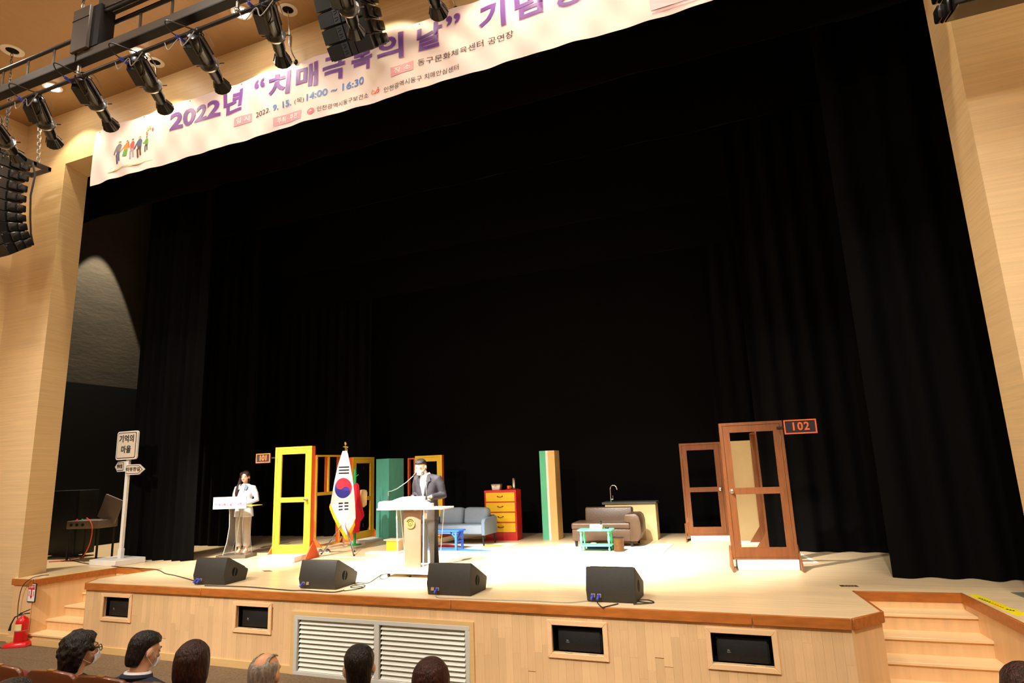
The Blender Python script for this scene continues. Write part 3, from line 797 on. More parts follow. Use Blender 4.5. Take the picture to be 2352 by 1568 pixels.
FX = [((-14, 287), (40, 360)), ((84, 232), (126, 330)), ((190, 182), (256, 291)), ((318, 138), (380, 250)), ((448, 86), (512, 202)), ((614, 12), (650, 142)), ((782, -48), (818, 76)), ((965, -105), (1008, 30))]
TG = [(-9.5, 9.4, 1), (-8.8, 10.6, 1), (-5.4, 9.2, 1.3), (-5.2, 9.6, 1), (-3.2, 9.9, 1), (-5.0, 9.0, 1.5), (-1.3, 10.2, 1), (-2.6, 10.6, 1)]
LB = ['spotlight at the far left end of the bar above the hanging side speakers', 'spotlight hanging in front of the bare wall left of the banner', 'spotlight pointing at the upper left corner of the banner', 'spotlight pointing just left of the 2022 on the banner',
      'spotlight pointing just right of the 2022 on the banner', 'spotlight hanging just left of the middle speaker cluster', 'spotlight hanging in front of the middle speaker cluster', 'spotlight cut by the top frame right of the middle speaker cluster']
for (h_px, n_px), tg, lb in zip(FX, TG, LB):
    hp = onY(h_px[0], h_px[1], YT + 0.05)
    spotlight(hp, n_px, lb, tg, LAMP*(0.55 if tg[0] < -8 else 1.0))
# cable loops along the pipe
for k, x in enumerate((-8.4, -6.55, -5.75, -4.65, -3.6)):
    c_ = MB().tube(spline([(x, YT - 0.03, ZP - 0.03), (x + 0.1, YT - 0.05, ZP - 0.16), (x + 0.22, YT - 0.03, ZP - 0.04), (x + 0.3, YT - 0.04, ZP - 0.17), (x + 0.45, YT - 0.03, ZP - 0.03)]), 0.006, 6).obj('lamp_cable', mat_cable_grey, smooth=True)
    tag(c_, ['loop of cable at the left end of the lamp pipe', 'loop of cable under the pipe left of the second downlight', 'loop of cable under the pipe right of the second downlight', 'loop of cable under the third glowing downlight', 'loop of cable under the pipe near the middle speakers'][k], 'cable', 'cable loops on the lamp pipe')

# ------------------------------------------------------------------ line array loudspeakers
mat_grille = M('speaker_grille', (0.010, 0.0098, 0.0098), 0.5, spec=0.4, noise=(60, 0.3), bump=(300, 0.3))
mat_horn = M('horn_strip', rgb(58, 62, 70), 0.5, noise=(8, 0.08))
mat_horn2 = M('horn_strip_dark', rgb(38, 38, 40), 0.5, noise=(8, 0.08))
def line_array(name_label, top, n, w_, h, d, angles, frame=True, horn=True, rz=0, handle_r=0.05):
    t = thing('line_array', name_label, 'loudspeakers', top, rz, 'hanging line arrays')
    # local: x across, -y is the front, z up; built downwards, each box hung from the rear edge of the one above
    pf = Vector((0, -d/2, 0)); ang = 0
    cab_me = None
    for k in range(n):
        ang = angles[k]
        Rm = Matrix.Rotation(ang, 4, 'X')       # positive angle tips the front downwards
        Mx = Matrix.Translation(pf) @ Rm @ Matrix.Translation((0, d, 0))
        b = MB(Mx)
        hw_ = w_/2
        prof = [(0.0, -h*0.13), (0.0, -h*0.87), (-d, -h), (-d, 0.0)]
        b.prism(prof, -hw_ + 0.03, hw_ - 0.03, 'x')
        cab = b.obj('cabinet', mat_gloss, t, bevel=0.006, seg=1)
        for s_ in (-1, 1):
            g = MB(Mx)
            x0, x1 = sorted((s_*hw_, s_*0.11*1.0)) if horn else sorted((s_*hw_*0.98, s_*0.0))
            g.box(x0, x1, -d - 0.012, -d + 0.01, -h + 0.012, -0.012)
            g.obj('grille', mat_grille, cab, bevel=0.004, seg=1)
            e = MB(Mx); e.box(*sorted((s_*(hw_ - 0.03), s_*(hw_ + 0.012))), -d*0.62, 0.0, -h*0.9, -h*0.1)
            e.obj('side_cheek', mat_gloss, cab, bevel=0.02, seg=2)
            e = MB(Mx); e.box(*sorted((s_*(hw_ - 0.01), s_*(hw_ + handle_r))), -d*0.30, 0.03, -h*0.82, -h*0.18)
            e.obj('handle', mat_gloss, cab, bevel=0.02, seg=2)
            e = MB(Mx)
            for yy in (-d*0.9, -d*0.45):
                e.cyl((s_*(hw_ - 0.035), yy, -h*0.2), (s_*(hw_ - 0.022), yy, -h*0.2), 0.012, n=8)
            e.obj('rigging_pins', mat_chrome, cab)
        if horn:
            MB(Mx).box(-0.105, -0.005, -d - 0.02, -d + 0.01, -h + 0.012, -0.012).obj('horn_strip', mat_horn, cab)
            MB(Mx).box(0.015, 0.1, -d - 0.016, -d + 0.01, -h + 0.012, -0.012).obj('horn_strip', mat_horn2, cab)
            sl = MB(Mx)
            for q in range(4):
                z = -h*(0.2 + 0.2*q)
                sl.bar((-0.085, -d - 0.021, z), (-0.03, -d - 0.021, z + (0.02 if q % 2 else 0)), 0.004, 0.006)
            sl.obj('horn_slots', mat_void, cab)
        pf = pf + (Rm.to_3x3() @ Vector((0, 0, -h - 0.006)))
    if frame:
        MB().box(-w_*0.42, -w_*0.42 + 0.05, -d*0.6, d*1.5, 0.03, 0.11).obj('fly_bar', mat_black_metal, t)
        MB().box(w_*0.42 - 0.05, w_*0.42, -d*0.6, d*1.5, 0.03, 0.11).obj('fly_bar', mat_black_metal, t)
        for yy in (-d*0.55, d*0.45, d*0.85, d*1.45):
            MB().box(-w_*0.42, w_*0.42, yy - 0.025, yy + 0.025, 0.035, 0.105).obj('fly_cross_bar', mat_black_metal, t)
    return t
rad = math.radians
la = line_array('hanging line array of nine black speakers beside the left wall', (-12.14, 6.12, 8.25), 9, 0.66, 0.2, 0.42, [rad(a) for a in (0, 0, 0, 2, 5, 10, 17, 26, 36)], horn=False)
chain((0.2, 0.45, 0.1), (0.2, 0.35, 1.48), la, 0.02, 0.07)
chain((-0.2, 0.0, 0.1), (-0.2, 0.1, 1.48), la, 0.02, 0.07)
MB().tube([(0.3, 0.3, 0.05), (0.38, 0.32, -0.2), (0.36, 0.3, -0.6), (0.37, 0.33, -1.0), (0.36, 0.38, -1.3), (0.36, 0.44, -1.5)], 0.018, 6).obj('cable_loom', mat_cable, la, smooth=True)
lc = line_array('hanging middle cluster of black speakers in front of the banner title', (-4.74, 6.0, 9.34), 6, 0.7, 0.205, 0.42, [rad(a) for a in (14, 18, 22, 27, 33, 40)])
MB().box(-0.1, 0.1, -0.1, 0.1, 0.1, 0.2).obj('hoist', mat_matt, lc)
lr = line_array('hanging line array of black speakers in the upper right corner', (2.34, 6.12, 8.15), 8, 0.7, 0.21, 0.42, [rad(a) for a in (1, 1, 2, 3, 4, 6, 8, 11)])
chain((0.2, 0.3, 0.1), (0.2, 0.3, 1.58), lr, 0.02, 0.07)

# ------------------------------------------------------------------ stage set: helpers
def Z1(px, py, z=1.0):
    v = onZ(px, py, z); return (v.x, v.y, z)
mat_yellow = M('yellow_paint', rgb(230, 184, 44), 0.5, noise=(7, 0.05), stretch=(3, 3, 0.6))
mat_orange = M('orange_paint', rgb(222, 92, 34), 0.5, noise=(7, 0.06))
mat_brownwood = M('brown_stain', rgb(124, 72, 36), 0.45, noise=(5, 0.18), stretch=(5, 5, 0.7))
mat_brass = M('brushed_knob', rgb(200, 190, 170), 0.25, metal=0.9, noise=(9, 0.05))
mat_sill = M('white_sill', rgb(238, 234, 226), 0.5, noise=(5, 0.03))
mat_signnavy = M('sign_navy', rgb(34, 32, 46), 0.5, noise=(6, 0.1))
mat_signorange = M('sign_orange', rgb(236, 104, 40), 0.45, noise=(6, 0.04))

def brace(t, x, mat, y0=-0.22, y1=0.32, h=0.32, z0=0.0):
    MB().prism([(y0, z0), (y1, z0), ((y0 + y1)/2 + 0.05, z0 + h)], x - 0.012, x + 0.012, 'x').obj('brace', mat, t)
def knob(t, x, z, y=-0.01):
    k = MB(Matrix.Translation((x, y, z)) @ Matrix.Rotation(PI/2, 4, 'X')).lathe([(0.034, 0.0), (0.034, 0.01), (0.012, 0.014), (0.012, 0.04), (0.024, 0.046), (0.03, 0.06), (0.026, 0.074), (0.012, 0.08)], n=16).obj('knob', mat_brass, t, smooth=True)
    return k
def door_unit(label, loc, rz, W, H, D, mf, ms, mid=0.95, knob_side=1, z0=0.0, stile=0.09, jamb=0.04, braces=(1, 1), leaf=True, div=None, top=0.1, bot=0.12, y_leaf=0.0, group=None, name='freestanding_frame'):
    t = thing(name, label, 'door', loc, rz, group)
    h = W/2
    for s_ in (-1, 1):
        MB().box(*sorted((s_*h, s_*(h - 0.025))), 0.0, D, z0, z0 + H).obj('jamb', ms, t)
        MB().box(*sorted((s_*h, s_*(h - jamb))), -0.012, 0.0, z0, z0 + H).obj('architrave', mf, t)
    MB().box(-h + 0.025, h - 0.025, 0.0, D, z0 + H - 0.025, z0 + H).obj('head', ms, t)
    MB().box(-h + 0.025, h - 0.025, 0.0, D, z0, z0 + 0.025).obj('threshold', ms, t)
    MB().box(-h + jamb, h - jamb, -0.012, 0.0, z0 + H - jamb, z0 + H).obj('architrave', mf, t)
    MB().box(-h + jamb, h - jamb, -0.012, 0.0, z0, z0 + jamb*0.7).obj('architrave', mf, t)
    if leaf:
        a = h - jamb - 0.004; y0, y1 = -0.006 + y_leaf, 0.03 + y_leaf
        lf = MB().box(-a, -a + stile, y0, y1, z0 + jamb*0.75, z0 + H - jamb - 0.004).obj('leaf_stile', mf, t)
        MB().box(a - stile, a, y0, y1, z0 + jamb*0.75, z0 + H - jamb - 0.004).obj('leaf_stile', mf, t)
        MB().box(-a + stile, a - stile, y0, y1, z0 + H - jamb - top, z0 + H - jamb - 0.004).obj('leaf_rail', mf, t)
        MB().box(-a + stile, a - stile, y0, y1, z0 + jamb*0.75, z0 + jamb + bot).obj('leaf_rail', mf, t)
        MB().box(-a + stile, a - stile, y0, y1, z0 + mid - 0.045, z0 + mid + 0.045).obj('leaf_rail', mf, t)
        if knob_side: knob(t, knob_side*(a - stile*0.45), z0 + mid, y0)
        for zz in (0.25, H - 0.3):
            MB().box(*sorted((-knob_side*a, -knob_side*(a + 0.012))), y0 - 0.006, y0 + 0.004, z0 + zz, z0 + zz + 0.09).obj('hinge', mat_brass, t)
    if div:
        for zz, hh in div['rails']:
            MB().box(-h + 0.025, h - 0.025, -0.01, 0.03, z0 + zz, z0 + zz + hh).obj('cross_rail', mf, t)
        for xx, za, zb_ in div['posts']:
            MB().box(xx - 0.02, xx + 0.02, -0.01, 0.03, z0 + za, z0 + zb_).obj('mullion', mf, t)
            MB().box(xx - 0.02, xx + 0.02, 0.03, D, z0 + za, z0 + zb_).obj('mullion_side', ms, t)
    for s_, on in zip((-1, 1), braces):
        if on: brace(t, s_*(h + 0.014), ms)
    return t
def sill(label, loc, rz, W, D, h, mat=None, group='white door sills'):
    o = MB().box(-W/2, W/2, -D/2, D/2, 0, h).obj('sill_block', mat or mat_sill, bevel=0.006, seg=1)
    o.location = loc; o.rotation_euler = (0, 0, rz)
    return tag(o, label, 'platform', group)
def number_sign(label, loc, rz, W, H, txt, side=1, edge_=0.018):
    t = thing('number_sign', label, 'sign', loc, rz, 'house number signs')
    MB().box(-W/2, W/2, 0.0, 0.025, -H/2, H/2).obj('board', mat_signnavy, t)
    for q in ((-W/2, W/2, H/2 - edge_, H/2), (-W/2, W/2, -H/2, -H/2 + edge_), (-W/2, -W/2 + edge_, -H/2 + edge_, H/2 - edge_), (W/2 - edge_, W/2, -H/2 + edge_, H/2 - edge_)):
        MB().box(q[0], q[1], -0.012, 0.0, q[2], q[3]).obj('border_strip', mat_signorange, t)
    MB().box(*sorted((side*(W/2 - 0.04), side*(W/2 + 0.09))), 0.025, 0.04, -0.015, 0.015).obj('bracket', mat_matt, t)
    for i, ch in enumerate(txt):
        me = text_mesh('digit', ch, H*0.78, offset=0.004, extrude=0.004)
        for v in me.vertices: v.co = (v.co.x*0.95 + (i - 1)*W*0.2, -0.004 - v.co.z, v.co.y)
        link('digit', me, mat_signorange, t)
    return t

# ---- house 101, yellow and orange
a = onZ(625, 1271.5, 1.1); b = onZ(711, 1270.5, 1.1)
mid_ = (a + b)/2; W_ = (b - a).length; rz_ = math.atan2(b.y - a.y, b.x - a.x)
d101 = door_unit('yellow and orange door frame standing left of the flag, marked 101', (mid_.x, mid_.y, 1.0), rz_, W_, 1.98, 0.12, mat_yellow, mat_orange, mid=0.98, knob_side=1, z0=0.1)
D101 = mid_
sill('white sill block under the yellow door marked 101', (mid_.x - 0.02, mid_.y + 0.0, 1.0), rz_, W_ - 0.06, 0.9, 0.098)
p_ = onY(610, 1052, mid_.y - 0.02)
number_sign('dark sign with orange border beside the yellow door', (p_.x, mid_.y - 0.02 - 0.06, p_.z), rz_, 0.31, 0.18, '101')
# side frame in depth direction
f2a = Vector((-9.24, 11.25, 1.0)); 
door_unit('yellow window frame standing edgewise just behind the flag', (-9.24, 11.67, 1.0), PI/2, 0.86, 1.96, 0.1, mat_yellow, mat_orange, z0=0.0, leaf=False, braces=(1, 0), div={'rails': [(1.08, 0.07)], 'posts': [(0.0, 1.15, 1.93)]}, group=None)
door_unit('yellow and orange door frame behind the green coat stand', (-8.98, 12.62, 1.0), PI/2 - 0.05, 0.8, 1.86, 0.1, mat_yellow, mat_orange, mid=0.9, knob_side=0, z0=0.04)
sill('low white platform under the door frame by the coat stand', (-8.68, 12.42, 1.0), PI/2, 0.9, 0.42, 0.05)
door_unit('narrow yellow panel frame beside the teal pillar', (-8.84, 13.2, 1.0), PI/2 - 0.3, 0.24, 1.84, 0.06, mat_yellow, mat_orange, leaf=False, braces=(0, 0), div={'rails': [(0.86, 0.04)], 'posts': []})
o = MB().box(-0.21, 0.21, -0.25, 0.25, 0, 1.84).obj('pillar', M('teal_paint', rgb(84, 164, 144), 0.6, noise=(6, 0.10), stretch=(4, 4, 0.5)), bevel=0.004, seg=1)
o.location = (-8.42, 12.9, 1.0); o.rotation_euler = (0, 0, -0.2)
tag(o, 'square teal painted pillar between the yellow door frames', 'pillar')
door_unit('narrow orange frame right of the teal pillar', (-8.02, 13.22, 1.0), 0.0, 0.2, 1.84, 0.08, mat_orange, mat_orange, leaf=False, braces=(0, 0), jamb=0.03)
door_unit('yellow door frame right behind the speaking man', (-7.55, 13.22, 1.0), 0.03, 0.72, 1.86, 0.1, mat_yellow, mat_orange, mid=0.9, knob_side=0, z0=0.02, braces=(0, 1))

# ---- house 102, brown
a = onZ(1683, 1284.5, 1.14); b = onZ(1835, 1284, 1.14)
mid_ = (a + b)/2; W_ = (b - a).length; rz_ = math.atan2(b.y - a.y, b.x - a.x)
door_unit('brown wooden door frame standing at the right, marked 102', (mid_.x, mid_.y, 1.0), rz_, W_, 1.9, 0.1, mat_brownwood, mat_brownwood, mid=0.93, knob_side=-1, z0=0.14, braces=(1, 1))
sill('white sill block under the brown door marked 102', (mid_.x, mid_.y + 0.2, 1.0), rz_, W_ - 0.06, 0.46, 0.138)
p_ = onY(1838, 979, mid_.y)
number_sign('dark sign with orange border beside the brown door', (p_.x, mid_.y + 0.06 - 0.02, p_.z), rz_, 0.43, 0.2, '102', -1)
a = onZ(1578, 1230, 1.1); b = onZ(1676, 1229, 1.1)
mid_ = (a + b)/2; W_ = (b - a).length; rz_ = math.atan2(b.y - a.y, b.x - a.x)
door_unit('brown wooden door frame standing farther back near the counter', (mid_.x, mid_.y, 1.0), rz_, W_, 1.76, 0.1, mat_brownwood, mat_brownwood, mid=0.86, knob_side=1, z0=0.1, braces=(1, 1))
sill('white sill block under the rear brown door', (mid_.x + 0.02, mid_.y + 0.16, 1.0), rz_, W_ - 0.06, 0.4, 0.098)
door_unit('brown door frame seen edge-on through the door marked 102', (-0.12, 12.15, 1.0), PI/2 + 0.12, 0.92, 1.98, 0.12, mat_brownwood, mat_brownwood, mid=0.95, knob_side=0, z0=0.0)
cp = thing('cream_panel', 'tall cream panel seen through the door marked 102', 'panel', (-0.52, 13.25, 1.0))
mat_cream = M('cream_board', rgb(214, 184, 128), 0.6, noise=(4, 0.04))
MB().box(-0.16, 0.24, -0.02, 0.02, 0.0, 1.87).obj('board', mat_cream, cp)
MB().box(-0.22, -0.19, -0.03, 0.02, 0.0, 1.86).box(-0.19, -0.16, -0.03, 0.02, 1.83, 1.86).obj('white_edge', mat_sill, cp)
MB().bar((0.12, 0.2, 0.0), (0.12, 0.02, 1.2), 0.03, 0.03).obj('stay', mat_sill, cp)
sill('white board lying on the stage behind the door marked 102', (-0.45, 12.55, 1.0), 0.1, 0.4, 0.5, 0.02, group=None)

# ---- pillar, dresser, counter
pl_ = thing('pillar', 'square pillar with green and cream stripes behind the rug', 'pillar', (-4.43, 12.87, 1.0))
MB().box(-0.15, 0.17, 0.0, 0.34, 0, 1.85).obj('body', M('tan_board', rgb(222, 178, 112), 0.55, noise=(4, 0.05), stretch=(4, 4, 0.5)), pl_)
MB().box(-0.17, -0.03, -0.012, 0.0, 0, 1.85).obj('green_board', M('mint_board', rgb(84, 180, 140), 0.55, noise=(4, 0.05)), pl_)
MB().box(-0.03, 0.02, -0.01, 0.0, 0, 1.85).obj('pale_strip', mat_sill, pl_)

dr = thing('dresser', 'red chest of four yellow drawers behind the grey sofa', 'dresser', (-5.49, 12.70, 1.0), 0.05)
mat_red = M('red_paint', rgb(198, 44, 36), 0.45, noise=(6, 0.06))
mat_drawer = M('yellow_drawer', rgb(232, 184, 32), 0.45, noise=(3, 0.10), stretch=(0.6, 4, 6))
W2 = 0.365
MB().box(-W2, -W2 + 0.03, 0, 0.34, 0, 1.05).obj('side_panel', mat_red, dr)
MB().box(W2 - 0.03, W2, 0, 0.34, 0, 1.05).obj('side_panel', mat_red, dr)
MB().box(-W2 + 0.03, W2 - 0.03, 0, 0.34, 1.02, 1.05).obj('top_panel', mat_red, dr)
MB().box(-W2 + 0.03, W2 - 0.03, 0.31, 0.34, 0, 1.02).obj('back_panel', mat_red, dr)
MB().box(-W2 + 0.03, W2 - 0.03, 0.0, 0.02, 0, 0.165).obj('plinth', mat_red, dr)
for k in range(4):
    z = 0.17 + k*0.213
    MB().box(-W2 + 0.03, W2 - 0.03, 0.002, 0.3, z + 0.193, z + 0.213).obj('divider', mat_red, dr)
    dw = MB().box(-W2 + 0.034, W2 - 0.034, -0.006, 0.28, z + 0.002, z + 0.191).obj('drawer', mat_drawer, dr, bevel=0.003, seg=1)
    MB().tube([(-0.055, -0.006, z + 0.11), (-0.05, -0.03, z + 0.105), (0.0, -0.034, z + 0.095), (0.05, -0.03, z + 0.105), (0.055, -0.006, z + 0.11)], 0.006, 6).ball((-0.055, -0.008, z + 0.112), (0.018, 0.004, 0.01), 8, 6).ball((0.055, -0.008, z + 0.112), (0.018, 0.004, 0.01), 8, 6).obj('handle', M('dark_bronze', rgb(70, 46, 20), 0.35, metal=0.8, noise=(9, 0.1)), dw, smooth=True)
bxx = thing('storage_box', 'small white lidded box on top of the red dresser', 'box', (-5.63, 12.86, 2.052), 0.05)
MB().prism([(-0.085, 0), (0.085, 0), (0.1, 0.1), (-0.1, 0.1)], -0.07, 0.07, 'y').obj('body', M('translucent_plastic', rgb(226, 216, 196), 0.4, noise=(5, 0.04)), bxx, bevel=0.005)
MB().box(-0.105, 0.105, -0.078, 0.078, 0.1, 0.125).obj('lid', M('grey_lid', rgb(150, 130, 108), 0.4, noise=(5, 0.04)), bxx, bevel=0.005)
MB().box(-0.02, 0.02, -0.084, -0.076, 0.075, 0.11).obj('clip', M('mauve_clip', rgb(180, 140, 140), 0.4, noise=(5, 0.04)), bxx)
tr_ = MB().lathe([(0.13, 0), (0.14, 0.012), (0.13, 0.016), (0.12, 0.008)], n=24).obj('tray', mat_red, smooth=True); tr_.location = (-5.27, 12.87, 2.052)
tag(tr_, 'flat red tray on the right of the dresser top', 'tray')
cu_ = thing('mug', 'orange mug standing on the tray on the dresser', 'mug', (-5.335, 12.84, 2.068))
MB().lathe([(0.03, 0), (0.036, 0.005), (0.038, 0.07), (0.034, 0.07), (0.032, 0.01)], n=18).obj('cup', mat_signorange, cu_, smooth=True)
MB().tube([(0.034, 0, 0.06), (0.058, 0, 0.055), (0.06, 0, 0.025), (0.034, 0, 0.015)], 0.006, 6).obj('handle', mat_yellow, cu_, smooth=True)
fk = thing('tumbler', 'tall brushed steel tumbler on the tray on the dresser', 'tumbler', (-5.225, 12.87, 2.068))
MB().lathe([(0.032, 0), (0.034, 0.005), (0.034, 0.2)], n=18).obj('flask', mat_chrome, fk, smooth=True)
MB().lathe([(0.036, 0.2), (0.036, 0.215), (0.03, 0.225)], n=18).obj('cap', M('copper_cap', rgb(150, 90, 60), 0.3, metal=0.8, noise=(9, 0.05)), fk, smooth=True)

kc = thing('kitchen_counter', 'cream kitchen counter with dark worktop behind the brown sofa', 'counter', (-2.735, 12.95, 1.0), 0.04)
MB().box(-0.5, 0.52, 0.0, 0.38, 0.0, 0.70).obj('cabinet', M('cream_counter', rgb(226, 198, 142), 0.55, noise=(3, 0.05)), kc)
MB().box(-0.56, 0.545, -0.03, 0.42, 0.70, 0.745).obj('worktop', M('dark_worktop', rgb(84, 84, 74), 0.45, noise=(9, 0.1)), kc, bevel=0.004, seg=1)
fa = thing('faucet', 'tall gooseneck steel faucet on the kitchen counter', 'faucet', (-3.14, 13.08, 1.747), 0.04)
MB().lathe([(0.022, 0), (0.022, 0.015), (0.014, 0.02), (0.014, 0.08)], n=14).obj('base', mat_chrome, fa, smooth=True)
MB().tube([(0, 0, 0.06), (0, 0, 0.26)] + [(0.07 - 0.07*math.cos(a_), 0, 0.26 + 0.07*math.sin(a_)) for a_ in [k*PI/8 for k in range(1, 8)]] + [(0.145, 0, 0.24)], 0.011, 8).obj('spout', mat_chrome, fa, smooth=True)
MB().cyl((0.0, 0, 0.045), (0.05, 0, 0.045), 0.014).bar((0.045, 0, 0.045), (0.045, 0, 0.125), 0.01, 0.012).obj('lever', mat_chrome, fa, smooth=True)

# ------------------------------------------------------------------ rugs, sofas, tables
def slab(name, label, cat, poly, z0, h, mat):
    return tag(MB().prism(poly, z0, z0 + h).obj(name, mat), label, cat)
rg = thing('rug', 'white rug with blue, yellow and red patches under the grey sofa', 'rug', (0, 0, 1.0))
MB().prism([(-7.0, 10.98), (-4.98, 11.0), (-4.9, 12.25), (-7.0, 12.25)], 0.0, 0.008).obj('pile', M('rug_white', rgb(240, 232, 222), 0.95, noise=(40, 0.06), bump=(200, 0.4)), rg)
def patch(poly, c, nm): MB().prism(poly, 0.008, 0.0095).obj('patch', M(nm, c, 0.95, noise=(40, 0.06)), rg)
patch([(-6.95, 10.99), (-5.05, 11.01), (-4.99, 11.1), (-5.3, 11.24), (-6.0, 11.4), (-6.95, 11.35)], rgb(50, 110, 210), 'rug_blue')
patch([(-5.45, 11.62), (-5.1, 11.7), (-5.1, 11.95), (-5.5, 11.9)], rgb(240, 190, 40), 'rug_yellow')
patch([(-6.95, 11.5), (-6.2, 11.55), (-6.0, 11.75), (-6.4, 11.95), (-6.95, 11.8)], rgb(206, 40, 44), 'rug_red')
patch([(-6.3, 11.45), (-5.6, 11.5), (-5.75, 11.62), (-6.1, 11.6)], rgb(240, 190, 60), 'rug_amber')
slab('rug', 'plain pale beige rug under the brown sofa', 'rug', [(-4.0, 11.05), (-1.83, 11.16), (-1.83, 12.4), (-4.0, 12.3)], 1.0, 0.008, M('rug_beige', rgb(226, 206, 192), 0.95, noise=(40, 0.06), bump=(200, 0.4)))

def cushion(cx, cy, cz, sx_, sy_, sz_, rot=0, puff=0.28, wr=0.006, seed=0):
    """soft box: superellipsoid with small wrinkles"""
    rnd = random.Random(seed); ph = rnd.uniform(0, 6)
    n, m = 28, 16; rings = []
    def sp(v, e): return math.copysign(abs(v)**e, v)
    Rm = Matrix.Rotation(rot, 4, 'X')
    for i in range(m + 1):
        a_ = -PI/2 + PI*(i if 0 < i < m else (0.03 if i == 0 else m - 0.03))/m
        ring = []
        for k in range(n):
            b_ = 2*PI*k/n
            x = sx_/2*sp(math.cos(a_), puff)*sp(math.cos(b_), puff); z = sz_/2*sp(math.cos(a_), puff)*sp(math.sin(b_), puff); y = sy_/2*sp(math.sin(a_), puff*2.2)
            e = 1 + wr*8*(math.sin(7*b_ + ph)*0.3 + math.sin(3*b_ + 2*a_ + ph)*0.3)*abs(math.cos(a_))
            ring.append(Rm @ Vector((x*e, y, z*e)) + Vector((cx, cy, cz)))
        rings.append(ring)
    return rings

so = thing('sofa', 'grey-blue two-seat sofa with black legs in front of the red dresser', 'sofa', (-6.08, 11.72, 1.0098))
mat_sofa = M('sofa_fabric', rgb(128, 140, 150), 0.85, noise=(30, 0.05), bump=(220, 0.15), sheen=0.1)
mat_sofa2 = M('sofa_shell', rgb(110, 124, 142), 0.85, noise=(30, 0.05), bump=(220, 0.15), sheen=0.1)
HW = 0.66
MB().box(-HW + 0.06, HW - 0.06, 0.0, 0.62, 0.22, 0.4).obj('seat_cushion', mat_sofa, so, bevel=0.03, seg=3)
MB().box(-HW + 0.06, HW - 0.06, 0.55, 0.66, 0.2, 0.56).obj('back_frame', mat_sofa2, so, bevel=0.02)
for s_ in (-1, 1):
    MB().prism([(-0.02, 0.2), (0.62, 0.2), (0.62, 0.54), (0.1, 0.54), (0.02, 0.52), (-0.02, 0.46)], *sorted((s_*HW, s_*(HW - 0.075))), 'x').obj('armrest', mat_sofa2, so, bevel=0.02, seg=3)
    MB().loft(cushion(s_*0.285, 0.45, 0.545, 0.56, 0.24, 0.36, -0.2, 0.32, 0.006, s_ + 3)).obj('back_cushion', mat_sofa, so, smooth=True)
    for yy, xx in ((0.04, HW - 0.05), (0.56, HW - 0.03)):
        MB().cyl((s_*xx, yy, 0.0), (s_*(xx - 0.02), yy, 0.22), 0.016, 0.02).obj('leg', mat_matt, so)

tb_ = thing('coffee_table', 'bright blue wooden coffee table on the patterned rug', 'table', (-6.12, 11.05, 1.0096))
mat_bluewood = M('blue_paint', rgb(50, 104, 200), 0.45, noise=(7, 0.06))
MB().box(-0.46, 0.46, -0.02, 0.3, 0.345, 0.37).obj('table_top', mat_bluewood, tb_, bevel=0.004, seg=1)
MB().box(-0.42, 0.42, 0.0, 0.02, 0.31, 0.345).box(-0.42, 0.42, 0.26, 0.28, 0.31, 0.345).obj('apron', mat_bluewood, tb_)
for s_ in (-1, 1):
    for yy in (0.01, 0.27):
        MB().box(s_*0.39 - 0.02, s_*0.39 + 0.02, yy - 0.018, yy + 0.018, 0, 0.345).obj('leg', mat_bluewood, tb_)
        MB().bar((s_*0.375, yy, 0.24), (s_*0.28, yy, 0.335), 0.02, 0.024).obj('strut', mat_bluewood, tb_)
    MB().box(s_*0.39 - 0.012, s_*0.39 + 0.012, 0.02, 0.26, 0.14, 0.17).obj('stretcher', mat_bluewood, tb_)
    MB().bar((s_*0.39, 0.04, 0.17), (s_*0.39, 0.24, 0.33), 0.02, 0.022).obj('diagonal', mat_bluewood, tb_)
yb = thing('box_stool', 'small yellow box stool seen behind the clear lectern', 'stool', (-7.05, 10.98, 1.0))
MB().box(-0.14, 0.14, -0.1, 0.12, 0, 0.2).obj('box', mat_yellow, yb, bevel=0.004, seg=1)
MB().box(-0.19, 0.17, -0.12, 0.14, 0.2, 0.225).obj('top_board', mat_frame, yb, bevel=0.003, seg=1)
sill('low white platform on the stage behind the clear lectern', (-7.05, 10.6, 1.0), 0.05, 0.7, 0.25, 0.03, group=None)

ls = thing('leather_sofa', 'brown leather sofa with one rounded arm in front of the counter', 'sofa', (-2.98, 11.80, 1.009), 0.05)
mat_leather = M('brown_leather', rgb(78, 58, 42), 0.36, noise=(14, 0.08), bump=(60, 0.12), spec=0.5)
MB().box(-0.64, 0.48, 0.0, 0.66, 0.1, 0.315).obj('base', mat_leather, ls, bevel=0.02, seg=2)
MB().box(-0.65, 0.47, -0.015, 0.62, 0.315, 0.435).obj('seat_cushion', mat_leather, ls, bevel=0.035, seg=3)
MB(Matrix.Translation((0, 0.55, 0.4)) @ Matrix.Rotation(-0.14, 4, 'X')).box(-0.5, 0.44, 0.0, 0.16, -0.05, 0.29).obj('backrest', mat_leather, ls, bevel=0.035, seg=3)
MB().prism([(0.45, 0.10), (0.6, 0.10), (0.665, 0.26), (0.665, 0.44), (0.64, 0.54), (0.59, 0.585), (0.39, 0.58), (0.365, 0.54), (0.37, 0.47), (0.4, 0.435), (0.47, 0.43)], -0.02, 0.66, 'y').obj('arm', mat_leather, ls, bevel=0.014, seg=2)
for x, y in ((-0.58, 0.06), (0.47, 0.06), (-0.58, 0.58), (0.52, 0.58)):
    MB().lathe([(0.022, 0), (0.032, 0.1)], (x, y, 0), 10).obj('leg', mat_matt, ls)

